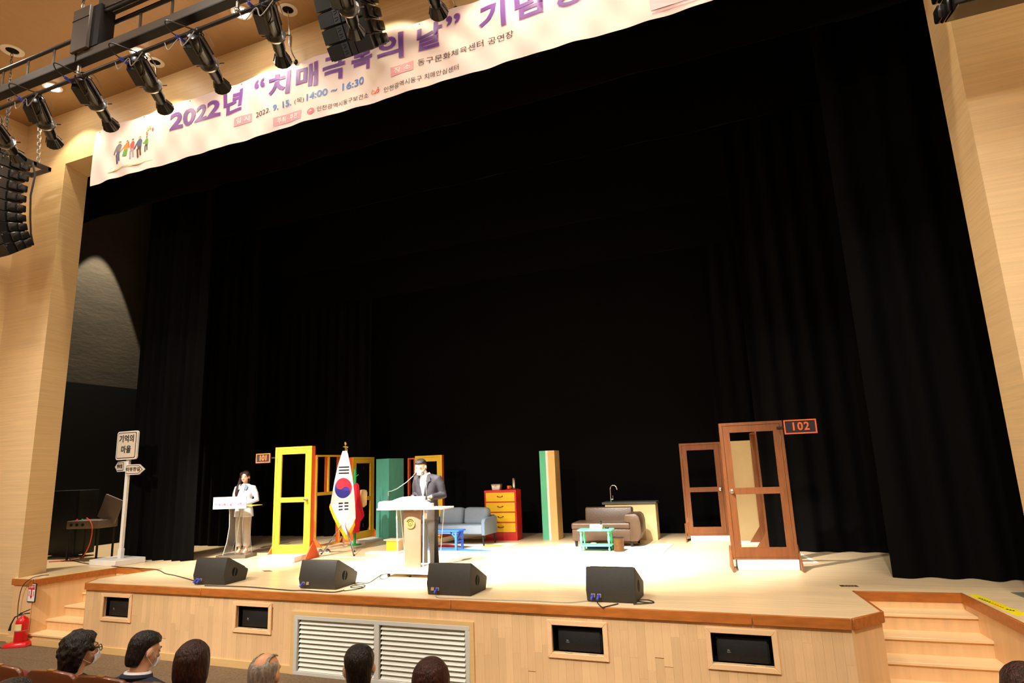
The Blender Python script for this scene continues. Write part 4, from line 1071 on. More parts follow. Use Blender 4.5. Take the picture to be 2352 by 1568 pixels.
mt = thing('side_table', 'mint green side table with turned legs in front of the brown sofa', 'table', (-3.03, 11.17, 1.0085), 0.05)
mat_mint = M('mint_paint', rgb(90, 206, 150), 0.45, noise=(7, 0.05))
def octa(w_, d_, c_): return [(-w_ + c_, 0), (w_ - c_, 0), (w_, c_), (w_, d_ - c_), (w_ - c_, d_), (-w_ + c_, d_), (-w_, d_ - c_), (-w_, c_)]
MB().prism(octa(0.32, 0.36, 0.05), 0.345, 0.37).obj('table_top', mat_mint, mt, bevel=0.008)
MB().prism(octa(0.3, 0.34, 0.04), 0.085, 0.105).obj('shelf', mat_mint, mt, bevel=0.006)
for x, y in ((-0.25, 0.05), (0.25, 0.05), (-0.25, 0.3), (0.25, 0.3)):
    MB().lathe([(0.012, 0), (0.02, 0.03), (0.014, 0.06), (0.02, 0.085), (0.02, 0.11), (0.014, 0.13), (0.026, 0.19), (0.02, 0.25), (0.013, 0.28), (0.022, 0.31), (0.02, 0.345)], (x, y, 0), 12).obj('leg', mat_mint, mt, smooth=True)
tx = thing('tissue_box', 'tan tissue box on the mint side table', 'box', (-3.02, 11.33, 1.3795), 0.08)
MB().box(-0.115, 0.115, -0.055, 0.06, 0, 0.065).obj('carton', M('tan_card', rgb(216, 184, 142), 0.6, noise=(6, 0.05)), tx, bevel=0.004, seg=1)
MB().box(-0.115, 0.105, -0.05, 0.055, 0.066, 0.076).obj('paper_sheets', M('paper', rgb(232, 230, 226), 0.7, noise=(6, 0.03)), tx)
o = MB().lathe([(0.014, 0), (0.018, 0.02), (0.012, 0.03), (0.022, 0.045), (0.02, 0.06)], n=12).obj('figurine', mat_gloss, smooth=True); o.location = (-2.94, 11.34, 1.4565)
tag(o, 'tiny black figurine standing on the tissue box', 'figurine')
o = MB().box(-0.035, 0.035, -0.025, 0.025, 0, 0.03).obj('telephone', mat_gloss, bevel=0.008); o.location = (-2.84, 11.38, 1.3795)
tag(o, 'small black gadget beside the tissue box', 'gadget')
o = MB().ball((0, 0, 0.0125), (0.06, 0.035, 0.013), 12, 6).obj('dish', mat_cream, smooth=True); o.location = (-3.1, 11.36, 1.1145)
tag(o, 'small tan dish on the lower shelf of the mint table', 'dish')
o = MB().box(-0.27, 0.27, 0.0, 0.12, 0, 0.07).obj('storage_box', M('cobalt_plastic', rgb(56, 60, 170), 0.4, noise=(5, 0.05)), bevel=0.01); o.location = (-3.02, 11.56, 1.0085)
tag(o, 'flat cobalt blue box under the mint side table', 'box')
bk = thing('waste_basket', 'round bronze waste basket beside the mint side table', 'basket', (-2.62, 11.26, 1.0085))
mat_bronze = M('aged_bronze', rgb(92, 64, 34), 0.45, metal=0.55, noise=(24, 0.22))
MB().lathe([(0.088, 0.0), (0.092, 0.01), (0.096, 0.225), (0.1, 0.23), (0.09, 0.228), (0.084, 0.02), (0.01, 0.018)], n=26).obj('bin', mat_bronze, bk, smooth=True)
MB().lathe([(0.1, 0.226), (0.102, 0.234), (0.096, 0.238), (0.092, 0.232)], n=26).obj('rim', mat_matt, bk, smooth=True)

# ------------------------------------------------------------------ signpost
mat_signface = M('sign_cream', rgb(226, 208, 184), 0.55, noise=(5, 0.04))
mat_signedge = M('sign_brown', rgb(84, 50, 34), 0.5, noise=(6, 0.05))
pb = onZ(277, 1281, 1.1)
sg = thing('signpost', 'tall white signpost with arrow boards on a white plinth', 'signpost', (pb.x, pb.y, 1.0))
pxy = Vector((-11.86 - pb.x, 8.71 - pb.y, 0))
mp_ = Matrix.Translation(pxy) @ Matrix.Rotation(-0.1, 4, 'Z')
MB(mp_).box(-0.42, 0.42, -0.28, 0.3, 0, 0.1).obj('plinth', mat_sill, sg, bevel=0.006, seg=1)
MB().box(-0.035, 0.035, -0.03, 0.03, 0.1, 1.98).obj('post', mat_sill, sg, bevel=0.006, seg=1)
MB().box(-0.045, 0.045, -0.04, 0.04, 0.1, 0.28).obj('post_sleeve', mat_sill, sg, bevel=0.006, seg=1)
def rrect(x0, x1, z0, z1, r, n=4):
    out = []
    for cx_, cz_, a0 in ((x1 - r, z1 - r, 0), (x0 + r, z1 - r, PI/2), (x0 + r, z0 + r, PI), (x1 - r, z0 + r, 1.5*PI)):
        out += [(cx_ + r*math.cos(a0 + PI/2*k/n), cz_ + r*math.sin(a0 + PI/2*k/n)) for k in range(n + 1)]
    return out
zt = 2.53
def board_text(parent, txt, cx_, cz_, size, y, mat, bold=0.02):
    me = text_mesh('lettering', txt, size, offset=bold*size, extrude=0.002, spacing=1.05)
    for v in me.vertices: v.co = (v.co.x + cx_, y - 0.002 - v.co.z, v.co.y + cz_)
    return link('lettering', me, mat, parent)
bd = MB().prism(rrect(-0.29, 0.29, 1.97, zt, 0.05), -0.07, -0.03, 'y').obj('name_board', mat_sill, sg)
MB().prism(rrect(-0.265, 0.265, 1.995, zt - 0.025, 0.035), -0.074, -0.07, 'y').obj('border', mat_signedge, bd)
MB().prism(rrect(-0.25, 0.25, 2.01, zt - 0.04, 0.03), -0.078, -0.074, 'y').obj('face', mat_signface, bd)
mat_black_letter = M('black_letter', (0.02, 0.02, 0.02), 0.6, noise=(5, 0.05))
board_text(bd, '기억의', 0, 2.37, 0.155, -0.079, mat_black_letter); board_text(bd, '마을', 0, 2.16, 0.155, -0.079, mat_black_letter)
def arrow(cx_, cz_, w_, h_, s_, tilt, rzz, txt, nm):
    m_ = Matrix.Translation((cx_, -0.05, cz_)) @ Matrix.Rotation(rzz, 4, 'Z') @ Matrix.Rotation(tilt, 4, 'Y')
    def poly(i): return [(s_*x, z) for x, z in ((i, h_/2 - i), (w_*0.7, h_/2 - i), (w_ - i*1.4, 0), (w_*0.7, -h_/2 + i), (i, -h_/2 + i))]
    ar = MB(m_).prism(poly(0), -0.02, 0.02, 'y').obj('arrow_board', mat_sill, sg)
    MB(m_).prism(poly(0.018), -0.024, -0.02, 'y').obj('border', mat_signedge, ar)
    MB(m_).prism(poly(0.03), -0.028, -0.024, 'y').obj('face', mat_signface, ar)
    me = text_mesh('lettering', txt, h_*0.42, offset=0.02*h_*0.42, extrude=0.002, spacing=1.05)
    for v in me.vertices: v.co = m_ @ Vector((v.co.x + s_*w_*0.42, -0.03 - v.co.z, v.co.y))
    link('lettering', me, mat_black_letter, ar)
arrow(-0.02, 1.84, 0.42, 0.2, -1, 0.0, -0.25, '행복빌', 'left')
arrow(0.02, 1.77, 0.40, 0.2, 1, 0.0, 0.25, '따뜻한길', 'right')

# ------------------------------------------------------------------ flag on a folding stand
fb = onZ(790, 1262, 1.0)
FLX, FLY = fb.x, fb.y
mat_flag = M('flag_white', rgb(244, 244, 246), 0.7, noise=(6, 0.02))
mat_gold = M('gold_fringe', rgb(240, 180, 30), 0.6, noise=(40, 0.2))
mat_goldmetal = M('gold_metal', rgb(214, 170, 90), 0.3, metal=0.9, noise=(12, 0.08))
fl_ = thing('flag', 'white flag with red and blue circle and golden fringe on a stand', 'flag', (FLX, FLY, 1.0), 0.45)
def fx(u, v):
    """flag surface: u across, v height; soft cone-like drape"""
    return -0.05 - 0.07*math.cos(u*4.2) - 0.008*math.sin(u*22 + v*2)*max(0.0, 1.0 - v)
OUT = [(2.0, -0.035, 0.055), (1.94, -0.055, 0.075), (1.7, -0.13, 0.125), (1.4, -0.195, 0.18), (1.1, -0.245, 0.215), (0.92, -0.275, 0.23), (0.75, -0.2, 0.24), (0.62, -0.13, 0.245), (0.5, -0.06, 0.2), (0.4, -0.0, 0.14), (0.3, 0.06, 0.1)]
def fpoint(u, v, lift=0.0): return Vector((u, fx(u, v) - lift, v))
rows = []
for v, a_, b_ in OUT:
    rows.append([(a_ + (b_ - a_)*k/14, v) for k in range(15)])
# refine rows
RR = []
for r0, r1 in zip(rows[:-1], rows[1:]):
    for q in range(4):
        RR.append([(p[0] + (s_[0] - p[0])*q/4, p[1] + (s_[1] - p[1])*q/4) for p, s_ in zip(r0, r1)])
RR.append(rows[-1])
vs, fs = [], []
for side_ in (0, 1):
    for r in RR:
        for u, v in r: vs.append(fpoint(u, v) + Vector((0, 0.004*side_, 0)))
nr, nc = len(RR), 15
def fi(s_, i, j): return s_*nr*nc + i*nc + j
for i in range(nr - 1):
    for j in range(nc - 1):
        fs.append((fi(0, i, j), fi(0, i, j + 1), fi(0, i + 1, j + 1), fi(0, i + 1, j)))
        fs.append((fi(1, i, j), fi(1, i + 1, j), fi(1, i + 1, j + 1), fi(1, i, j + 1)))
for i in range(nr - 1):
    for j in (0, nc - 1): fs.append((fi(0, i, j), fi(0, i + 1, j), fi(1, i + 1, j), fi(1, i, j)))
for j in range(nc - 1):
    for i in (0, nr - 1): fs.append((fi(0, i, j), fi(0, i, j + 1), fi(1, i, j + 1), fi(1, i, j)))
m_ = MB(); m_.add(vs, fs); cloth = m_.obj('cloth', mat_flag, fl_, smooth=True, angle=70)
def on_flag(poly, nm, mat, lift=0.004):
    """poly: list of (u, v) polygons triangulated onto the drape"""
    me = bpy.data.meshes.new(nm); me.from_pydata([(p[0], p[1], 0) for p in poly], [], [tuple(range(len(poly)))])
    bm = bmesh.new(); bm.from_mesh(me); bmesh.ops.triangulate(bm, faces=bm.faces)
    for _ in range(2):
        es = [e for e in bm.edges if e.calc_length() > 0.04]
        if es: bmesh.ops.subdivide_edges(bm, edges=es, cuts=1); bmesh.ops.triangulate(bm, faces=bm.faces)
    for v in bm.verts: v.co = fpoint(v.co.x, v.co.y, lift)
    bm.to_mesh(me); bm.free()
    return link(nm, me, mat, cloth)
CU, CV, RU, RV = -0.012, 1.24, 0.175, 0.205
def cp_(a_, s_=1.0, cu=0, cv=0): return (CU + (cu + s_*math.cos(a_))*RU, CV + (cv + s_*math.sin(a_))*RV)
n = 24; t0 = math.radians(130)
top_half = [cp_(t0 - PI*k/n) for k in range(n + 1)]                 # upper right arc
mat_tr = M('flag_red', rgb(206, 36, 58), 0.7, noise=(6, 0.03)); mat_tb = M('flag_blue', rgb(44, 46, 150), 0.7, noise=(6, 0.03)); mat_tk = M('flag_black', rgb(24, 20, 24), 0.7, noise=(6, 0.05))
e1 = (math.cos(t0)*0.5, math.sin(t0)*0.5); e2 = (-e1[0], -e1[1])
arc1 = [cp_(t0 - PI + PI*k/12 + PI, 0.5, e2[0], e2[1]) for k in range(13)]
arc2 = [cp_(t0 - PI*k/12, 0.5, e1[0], e1[1]) for k in range(13)]
# blue disc below, red comma on top
on_flag([cp_(2*PI*k/30) for k in range(30)], 'blue_half', mat_tb, 0.007)
comma = top_half + [cp_(t0 - PI + PI*k/12, 0.5, e2[0], e2[1]) for k in range(1, 12)] + [cp_(t0 + PI - PI*k/12, 0.5, e1[0], e1[1]) for k in range(0, 12)]
on_flag(comma, 'red_half', mat_tr, 0.012)
for k in range(3):
    v = 1.665 - 0.062*k
    on_flag([(-0.108, v - 0.015), (0.105, v - 0.015), (0.105, v + 0.015), (-0.108, v + 0.015)], 'trigram_bar', mat_tk)
    v = 0.935 - 0.062*k
    on_flag([(-0.1, v - 0.02), (-0.012, v - 0.014), (-0.012, v + 0.014), (-0.1, v + 0.012)], 'trigram_bar', mat_tk)
    on_flag([(0.02, v - 0.014), (0.1, v - 0.014), (0.1, v + 0.016), (0.02, v + 0.016)], 'trigram_bar', mat_tk)
# golden fringe strands along the lower edges
edge_pts = [(-0.275, 0.92), (-0.2, 0.75), (-0.13, 0.62), (-0.06, 0.5), (0.0, 0.4), (0.06, 0.31), (0.1, 0.3), (0.14, 0.4), (0.2, 0.5), (0.24, 0.6)]
fr = MB()
for (u0, v0), (u1, v1) in zip(edge_pts[:-1], edge_pts[1:]):
    L_ = math.hypot(u1 - u0, v1 - v0); k_ = max(2, int(L_/0.016))
    for q in range(k_):
        t_ = q/k_; u, v = u0 + (u1 - u0)*t_, v0 + (v1 - v0)*t_
        p0 = fpoint(u, v, 0.002); ln = 0.1 + 0.012*random.random()
        fr.tube([p0 + Vector((0, 0, 0.012)), p0 + Vector((-0.012, -0.006, -ln*0.5)), p0 + Vector((-0.004 + 0.008*random.random(), 0.0, -ln))], [0.007, 0.008, 0.006], 5)
o = fr.obj('fringe', mat_gold, fl_, smooth=True); o['kind'] = 'stuff'
MB().cyl((0, 0, 0.45), (0, 0, 2.07), 0.014).obj('pole', mat_chrome, fl_, smooth=True)
fn = MB().ball((0, 0, 2.16), (0.03, 0.03, 0.04)).cyl((0, 0, 2.05), (0, 0, 2.13), 0.012).obj('finial', mat_goldmetal, fl_, smooth=True)
MB().prism([(-0.055, 2.09), (-0.02, 2.075), (0.05, 2.06), (0.06, 2.09), (0.02, 2.1), (-0.02, 2.105)], -0.012, 0.012, 'y').obj('finial_leaves', mat_goldmetal, fl_)
MB().tube([(0.03, -0.03, 2.05), (0.05, -0.06, 2.0), (0.03, -0.09, 1.95), (0.0, -0.12, 1.88)], 0.008, 6).obj('cord', mat_gold, fl_, smooth=True)
inv = (Matrix.Translation((FLX, FLY, 1.0)) @ Matrix.Rotation(0.45, 4, 'Z')).inverted()
feet = [inv @ onZ(738, 1273, 1.0), inv @ onZ(813, 1276.5, 1.0), inv @ onZ(814, 1267.5, 1.0), inv @ onZ(789, 1255, 1.0)]
tops = [Vector((0.03, 0, 0.62)), Vector((-0.03, 0.0, 0.66)), Vector((-0.03, 0.03, 0.62)), Vector((0.02, 0.03, 0.6))]
for f_, t_ in zip(feet, tops):
    MB().cyl(f_, t_, 0.011).obj('stand_leg', mat_chrome, fl_, smooth=True)
    MB().cyl(f_ + Vector((0, 0, 0.0)), f_ + Vector((0, 0, 0.03)), 0.015).obj('rubber_foot', mat_matt, fl_)
MB().cyl(feet[0].lerp(tops[0], 0.35), feet[3].lerp(tops[3], 0.15), 0.006).obj('stand_strut', mat_chrome, fl_)

# ------------------------------------------------------------------ coat stand with clothes, slippers
cs0 = onZ(814, 1251.5, 1.0)
cs = thing('coat_stand', 'slim green coat stand just right of the flag', 'coat stand', (cs0.x, cs0.y, 1.0))
mat_green = M('green_paint', rgb(40, 160, 84), 0.45, noise=(7, 0.05))
MB().lathe([(0.15, 0), (0.15, 0.014), (0.04, 0.024)], n=24).obj('base', mat_green, cs, smooth=True)
MB().box(-0.025, 0.025, -0.02, 0.02, 0.02, 1.62).obj('post', mat_green, cs, bevel=0.004, seg=1)
for zz, s_ in ((1.45, 1), (1.3, -1), (1.12, 1)):
    MB().cyl((0, 0, zz), (s_*0.1, -0.02, zz + 0.05), 0.01).obj('peg', mat_green, cs)
def garment(name, label, cat, loc, prof, mat, seed, hang=True, rz=0):
    rnd = random.Random(seed); rings = []
    for z, cx_, rx, ry in prof:
        ring = []
        for k in range(28):
            a_ = 2*PI*k/28
            e = 1 + 0.16*math.sin(5*a_ + z*4 + seed) + 0.08*math.sin(9*a_ + seed*2)
            ring.append((cx_ + rx*e*math.cos(a_), ry*e*math.sin(a_), z))
        rings.append(ring)
    o = MB().loft(rings).obj(name, mat, smooth=True, angle=80); o.location = loc; o.rotation_euler = (0, 0, rz)
    return tag(o, label, cat)
garment('coat', 'long red coat hanging on the green coat stand', 'coat', (onY(818, 1165, cs0.y - 0.13).x, cs0.y - 0.13, 1.0), [(0.28, 0.01, 0.06, 0.05), (0.3, 0.01, 0.075, 0.05), (0.5, 0.02, 0.085, 0.06), (0.62, 0.07, 0.12, 0.06), (0.72, 0.05, 0.11, 0.06), (0.95, 0.0, 0.085, 0.06), (1.15, -0.01, 0.075, 0.05), (1.27, 0.0, 0.06, 0.045), (1.32, 0.0, 0.02, 0.02)], M('red_cloth', rgb(206, 24, 40), 0.85, noise=(12, 0.08)), 2)
garment('scarf', 'beige cloth hanging on the right of the green coat stand', 'cloth', (onY(829, 1145, cs0.y - 0.05).x + 0.05, cs0.y - 0.05, 1.0), [(0.8, 0.0, 0.03, 0.025), (0.85, 0.02, 0.07, 0.05), (1.0, 0.0, 0.085, 0.05), (1.1, 0.01, 0.09, 0.05), (1.16, 0.0, 0.08, 0.05), (1.175, 0.0, 0.02, 0.02)], M('beige_cloth', rgb(214, 180, 120), 0.85, noise=(12, 0.06)), 4)
sh_ = onZ(735, 1268, 1.0)
for k, (dx, dy) in enumerate(((0, 0), (0.13, 0.06))):
    s = thing('slipper', ['white slipper beside the orange brace, the left one', 'white slipper beside the orange brace, the right one'][k], 'slipper', (sh_.x + dx, sh_.y + dy, 1.0), 0.9, 'pair of white slippers')
    MB().loft([[(0.045*math.cos(a_)*(1.0 if math.sin(a_) > 0 else 0.85), 0.12*math.sin(a_), z) for a_ in [2*PI*q/20 for q in range(20)]] for z in (0, 0.012, 0.02)]).obj('sole', mat_sill, s, smooth=True)
    rings = []
    for q in range(7):
        a_ = PI*q/6
        rings.append([(0.044*math.cos(a_), y, 0.02 + 0.05*math.sin(a_)*(1 - (y/0.13)**2)) for y in (-0.11, -0.08, -0.05, -0.02)] + [(0.038*math.cos(a_), y, 0.02 + 0.042*math.sin(a_)*(1 - (y/0.13)**2)) for y in (-0.02, -0.05, -0.08, -0.11)])
    MB().loft(rings).obj('strap', mat_taupe, s, smooth=True)

# ------------------------------------------------------------------ lecterns
mat_acryl = M('clear_acrylic', (0.9, 0.92, 0.92), 0.05, alpha=0.1, noise=(2, 0.01))
mat_acryl_edge = M('acrylic_edge', rgb(236, 226, 206), 0.25, noise=(3, 0.03))
mat_satin = M('satin_metal', rgb(138, 110, 88), 0.42, metal=0.35, noise=(3, 0.05))
pd = thing('lectern', 'clear acrylic and metal lectern with round gold emblem in front of the man', 'lectern', (-5.09, 8.56, 1.0))
MB().box(-0.42, 0.42, -0.3, 0.3, 0.05, 0.1).obj('base_plate', mat_sill, pd, bevel=0.01)
MB().box(-0.38, 0.38, -0.27, 0.27, 0.1, 0.125).obj('base_step', mat_sill, pd, bevel=0.005)
for x in (-0.36, 0.0, 0.36):
    for y in (-0.24, 0.24):
        MB().cyl((x - 0.012, y, 0.025), (x + 0.012, y, 0.025), 0.025, n=12).obj('castor', mat_matt, pd)
# bowed metal column
rings = []
for z, hw_ in ((0.125, 0.135), (0.4, 0.14), (0.95, 0.15)):
    rings.append([(hw_*x, -0.16 - 0.035*(1 - x*x), z) for x in (-1, -0.75, -0.5, -0.25, 0, 0.25, 0.5, 0.75, 1)] + [(hw_*x, -0.14 - 0.035*(1 - x*x), z) for x in (1, 0.75, 0.5, 0.25, 0, -0.25, -0.5, -0.75, -1)])
MB().loft(rings).obj('front_panel', mat_satin, pd, smooth=True, angle=50)
em = MB(Matrix.Translation((-0.005, -0.2, 0.76)) @ Matrix.Rotation(PI/2, 4, 'X')).lathe([(0.075, 0), (0.075, 0.006), (0.001, 0.006)], n=30).obj('emblem', M('emblem_gold', rgb(226, 184, 84), 0.4, metal=0.4, noise=(9, 0.05)), pd)
mat_emb = M('emblem_dark', rgb(60, 34, 14), 0.5, noise=(9, 0.05))
ER = Matrix.Translation((-0.005, -0.207, 0.76)) @ Matrix.Rotation(PI/2, 4, 'X')
def ring(r0, r1, a0=0.0, a1=2*PI, z=0.0, h=0.002, n=26, c=(0, 0)):
    mb_ = MB(ER); P = [a0 + (a1 - a0)*k/n for k in range(n + 1)]
    for p, q in zip(P[:-1], P[1:]):
        mb_.prism([(c[0] + r0*math.cos(p), c[1] + r0*math.sin(p)), (c[0] + r1*math.cos(p), c[1] + r1*math.sin(p)), (c[0] + r1*math.cos(q), c[1] + r1*math.sin(q)), (c[0] + r0*math.cos(q), c[1] + r0*math.sin(q))], z, z + h)
    return mb_
ring(0.05, 0.07, 0.35, PI - 0.35).obj('emblem_arc', mat_emb, em)
ring(0.030, 0.042).obj('emblem_ring', mat_emb, em)
ring(0.001, 0.016, 0, PI, c=(0, -0.012)).obj('emblem_hill', mat_emb, em)
for k in range(7):
    a_ = PI + 0.2 + k*(PI - 0.4)/6
    MB(ER).ball((0.059*math.cos(a_), 0.059*math.sin(a_), 0.001), (0.007, 0.007, 0.002), 8, 4).obj('emblem_dot', mat_emb, em)
# acrylic side blades with bright edges
for s_, x0, x1 in ((-1, -0.235, -0.2), (1, 0.2, 0.235)):
    MB().prism([(x0, 0.125), (x0 + s_*0.0 + 0.012, 0.125), (x0 + 0.012 + s_*0.02, 0.96), (x0 + s_*0.02, 0.96)], -0.2, 0.12, 'y').obj('acrylic_blade', mat_acryl, pd)
    MB().prism([(x0, 0.125), (x0 + 0.014, 0.125), (x0 + 0.014 + s_*0.02, 0.96), (x0 + s_*0.02, 0.96)], -0.206, -0.196, 'y').obj('blade_edge', mat_acryl_edge, pd)
    MB().prism([(s_*0.30, 0.125), (s_*0.30 + 0.008, 0.125), (s_*0.39 + 0.008, 0.96), (s_*0.39, 0.96)], 0.12, 0.13, 'y').obj('blade_edge', mat_acryl_edge, pd)
MB().cyl((0.2, -0.1, 0.82), (0.2, -0.1, 0.9), 0.02).obj('clamp', mat_acryl_edge, pd)
MB().box(-0.57, 0.57, -0.26, 0.12, 0.96, 0.985).obj('top_plate', M('frosted_acrylic', rgb(238, 232, 226), 0.3, noise=(3, 0.02)), pd, bevel=0.006)
ft = [(-0.55, 0.985), (0.4, 0.985), (0.39, 1.02), (0.355, 1.06), (0.3, 1.085), (0.22, 1.095), (-0.46, 1.095), (-0.525, 1.085), (-0.55, 1.06)]
MB().prism(ft, -0.25, -0.235, 'y').obj('front_screen', M('white_acrylic', rgb(246, 242, 236), 0.3, noise=(3, 0.02)), pd)
MB().prism([(-0.3, 1.095)] + [(-0.3 + 0.5*k/10, 1.095 + 0.055*math.sin(PI*k/10)) for k in range(11)] + [(0.2, 1.095)], -0.24, -0.232, 'y').obj('curved_crest', mat_acryl, pd)
MB().tube([(-0.3 + 0.5*k/10, -0.236, 1.095 + 0.055*math.sin(PI*k/10)) for k in range(11)], 0.005, 6).obj('crest_edge', mat_acryl_edge, pd, smooth=True)
MB().box(-0.34, 0.2, -0.2, 0.16, 0.985, 1.03).obj('desk_insert', mat_sill, pd, bevel=0.004)
pap = MB(Matrix.Translation((-5.1, 8.62, 2.078)) @ Matrix.Rotation(-0.35, 4, 'X')).box(-0.15, 0.15, -0.1, 0.1, 0.03, 0.036).obj('speech_paper', M('paper_white', rgb(250, 250, 248), 0.7, noise=(5, 0.02)))
tag(pap, 'white sheet of speech paper lying on the clear lectern', 'paper')
def mic(label, base, pts, head):
    t = thing('microphone', label, 'microphone', base, group='gooseneck microphones')
    MB().lathe([(0.018, 0), (0.018, 0.03), (0.01, 0.05), (0.008, 0.07)], n=12).obj('base', mat_matt, t, smooth=True)
    MB().tube([(0, 0, 0.05)] + pts, 0.005, 8).obj('gooseneck', mat_chrome, t, smooth=True)
    e = Vector(pts[-1]); d_ = (e - Vector(pts[-2])).normalized()
    MB().tube([e - d_*0.01, e + d_*0.01, e + d_*0.05, e + d_*0.065], [0.009, 0.018, 0.018, 0.006], 12).obj('windscreen', mat_matt, t, smooth=True)
b0 = onY(892, 1147, 8.36); e0 = onY(950, 1092, 8.62)
b0.z = 2.097
dv = e0 - b0
mic('gooseneck microphone rising from the left of the clear lectern', tuple(b0), [Vector((0.0, 0, 0.14)), dv*0.12 + Vector((0, 0, 0.1)), dv*0.35 + Vector((0, 0, 0.05)), dv*0.7 + Vector((0, 0, 0.01)), dv], None)
b1 = onY(979, 1146, 8.44); b1.z = 2.097
e1_ = onY(971, 1090, 8.70); dv = e1_ - b1
mic('gooseneck microphone rising from the right of the clear lectern', tuple(b1), [Vector((0.0, 0, 0.12)), Vector((-0.005, 0.02, 0.22)) + dv*0.1, dv*0.8, dv], None)

# woman's lectern
l2 = onZ(540, 1280, 1.0)
ld = thing('lectern', 'slim acrylic lectern with white printed board in front of the woman', 'lectern', (l2.x, l2.y, 1.0), 0.25)
MB().box(-0.3, 0.32, -0.18, 0.24, 0, 0.06).obj('base_plate', M('grey_marble', rgb(96, 86, 72), 0.3, noise=(5, 0.3)), ld, bevel=0.004, seg=1)
rings = []
for z, x in ((0.06, -0.2), (0.3, -0.13), (0.6, -0.09), (0.85, -0.1), (0.97, -0.12)):
    rings.append([(x, -0.1, z), (x + 0.012, -0.1, z), (x + 0.012, 0.18, z), (x, 0.18, z)])
MB().loft(rings).obj('acrylic_leg', mat_acryl, ld, smooth=True)
MB().tube([(x - 0.002, -0.1, z) for z, x in ((0.06, -0.2), (0.3, -0.13), (0.6, -0.09), (0.85, -0.1), (0.97, -0.12))], 0.005, 6).obj('leg_edge', mat_acryl_edge, ld, smooth=True)
MB().tube([(0.0, 0.0, 0.06), (0.01, 0, 0.3), (0.04, 0, 0.6), (0.07, 0, 0.97)], 0.012, 8).obj('steel_leg', mat_chrome, ld, smooth=True)
rings = []
for z, x in ((0.06, 0.24), (0.3, 0.2), (0.6, 0.17), (0.97, 0.2)):
    rings.append([(x, -0.1, z), (x + 0.012, -0.1, z), (x + 0.012, 0.18, z), (x, 0.18, z)])
MB().loft(rings).obj('acrylic_leg', mat_acryl, ld, smooth=True)
MB().box(-0.32, 0.38, -0.12, 0.26, 0.97, 0.985).obj('top_shelf', M('amber_acrylic', rgb(228, 190, 90), 0.35, noise=(3, 0.04)), ld)
sb = MB().box(-0.4, 0.3, -0.2, -0.185, 0.94, 1.17).obj('sign_board', M('foam_board', rgb(214, 208, 208), 0.6, noise=(5, 0.02)), ld)
def sb_text(txt, cx_, cz_, size, mat, bold=0.0):
    me = text_mesh('lettering', txt, size, offset=bold*size, extrude=0.001)
    for v in me.vertices: v.co = (v.co.x + cx_, -0.202 - v.co.z, v.co.y + cz_)
    link('lettering', me, mat, sb)
sb_text('2022년', -0.28, 1.085, 0.05, mat_pink); sb_text('“치매극복의 날” 기념행사', -0.05, 1.02, 0.062, M('rose_print', rgb(232, 90, 120), 0.6, noise=(5, 0.03)), 0.02)
sb_text('∴', 0.2, 1.12, 0.05, mo1)

# ------------------------------------------------------------------ stage monitors
mat_wedge = M('wedge_paint', rgb(52, 49, 44), 0.6, noise=(50, 0.12), bump=(300, 0.25))
mat_sock = M('socket_plate', rgb(170, 150, 120), 0.4, metal=0.5, noise=(9, 0.05))
def monitor(label, loc, rz, W, plugs):
    t = thing('stage_monitor', label, 'speaker', loc, rz, 'black stage monitors along the stage edge')
    prof = [(0.035, 0.0), (0.0, 0.135), (0.055, 0.37), (0.085, 0.375), (0.52, 0.16), (0.525, 0.13), (0.475, 0.0)]
    MB().prism(prof, -W/2, W/2, 'x').obj('cabinet', mat_wedge, t, bevel=0.008, seg=2)
    MB(Matrix.Translation((0, 0.303, 0.2675)) @ Matrix.Rotation(-0.46, 4, 'X')).box(-W/2 + 0.03, W/2 - 0.03, -0.2, 0.2, 0.008, 0.016).obj('grille', mat_grille, t)
    for s_ in (-1, 1):
        x = s_*W/2
        hs = [(0.23 + 0.06*math.cos(a_), 0.155 + 0.065*math.sin(a_)) for a_ in [2*PI*k/16 for k in range(16)]]
        h_ = MB().prism(hs, *sorted((x - s_*0.01, x + s_*0.002)), 'x').obj('handle_cup', mat_void, t)
        MB().bar((x + s_*0.002, 0.215, 0.095), (x + s_*0.002, 0.245, 0.215), 0.006, 0.016).obj('handle_bar', mat_wedge, t)
    for k, (x, on) in enumerate(plugs):
        pm = Matrix.Translation((x, 0.018, 0.075)) @ Matrix.Rotation(-0.254, 4, 'X')
        MB(pm).box(-0.022, 0.022, -0.012, -0.004, -0.022, 0.022).obj('socket', mat_sock, t)
        if on:
            MB(pm).cyl((0, -0.01, 0), (-0.006, -0.04, -0.02), 0.016).cyl((-0.006, -0.04, -0.02), (-0.01, -0.06, -0.05), 0.013).obj('blue_plug', mat_plug, t, smooth=True)
    return t
monitor('black stage monitor nearest the signpost', (-7.84, 7.2, 1.0), 0.10, 0.55, [(-0.2, 1), (-0.14, 1)])
monitor('black stage monitor below the flag stand', (-5.9, 7.23, 1.0), 0.0, 0.6, [(-0.22, 1), (-0.15, 0)])
monitor('black stage monitor at the feet of the speaking man', (-3.86, 7.2, 1.0), 0.0, 0.6, [(-0.22, 0), (-0.15, 1)])
monitor('rightmost black stage monitor standing alone in front of the brown sofa', (-1.81, 7.2, 1.0), 0.0, 0.56, [(-0.2, 1), (-0.13, 1)])
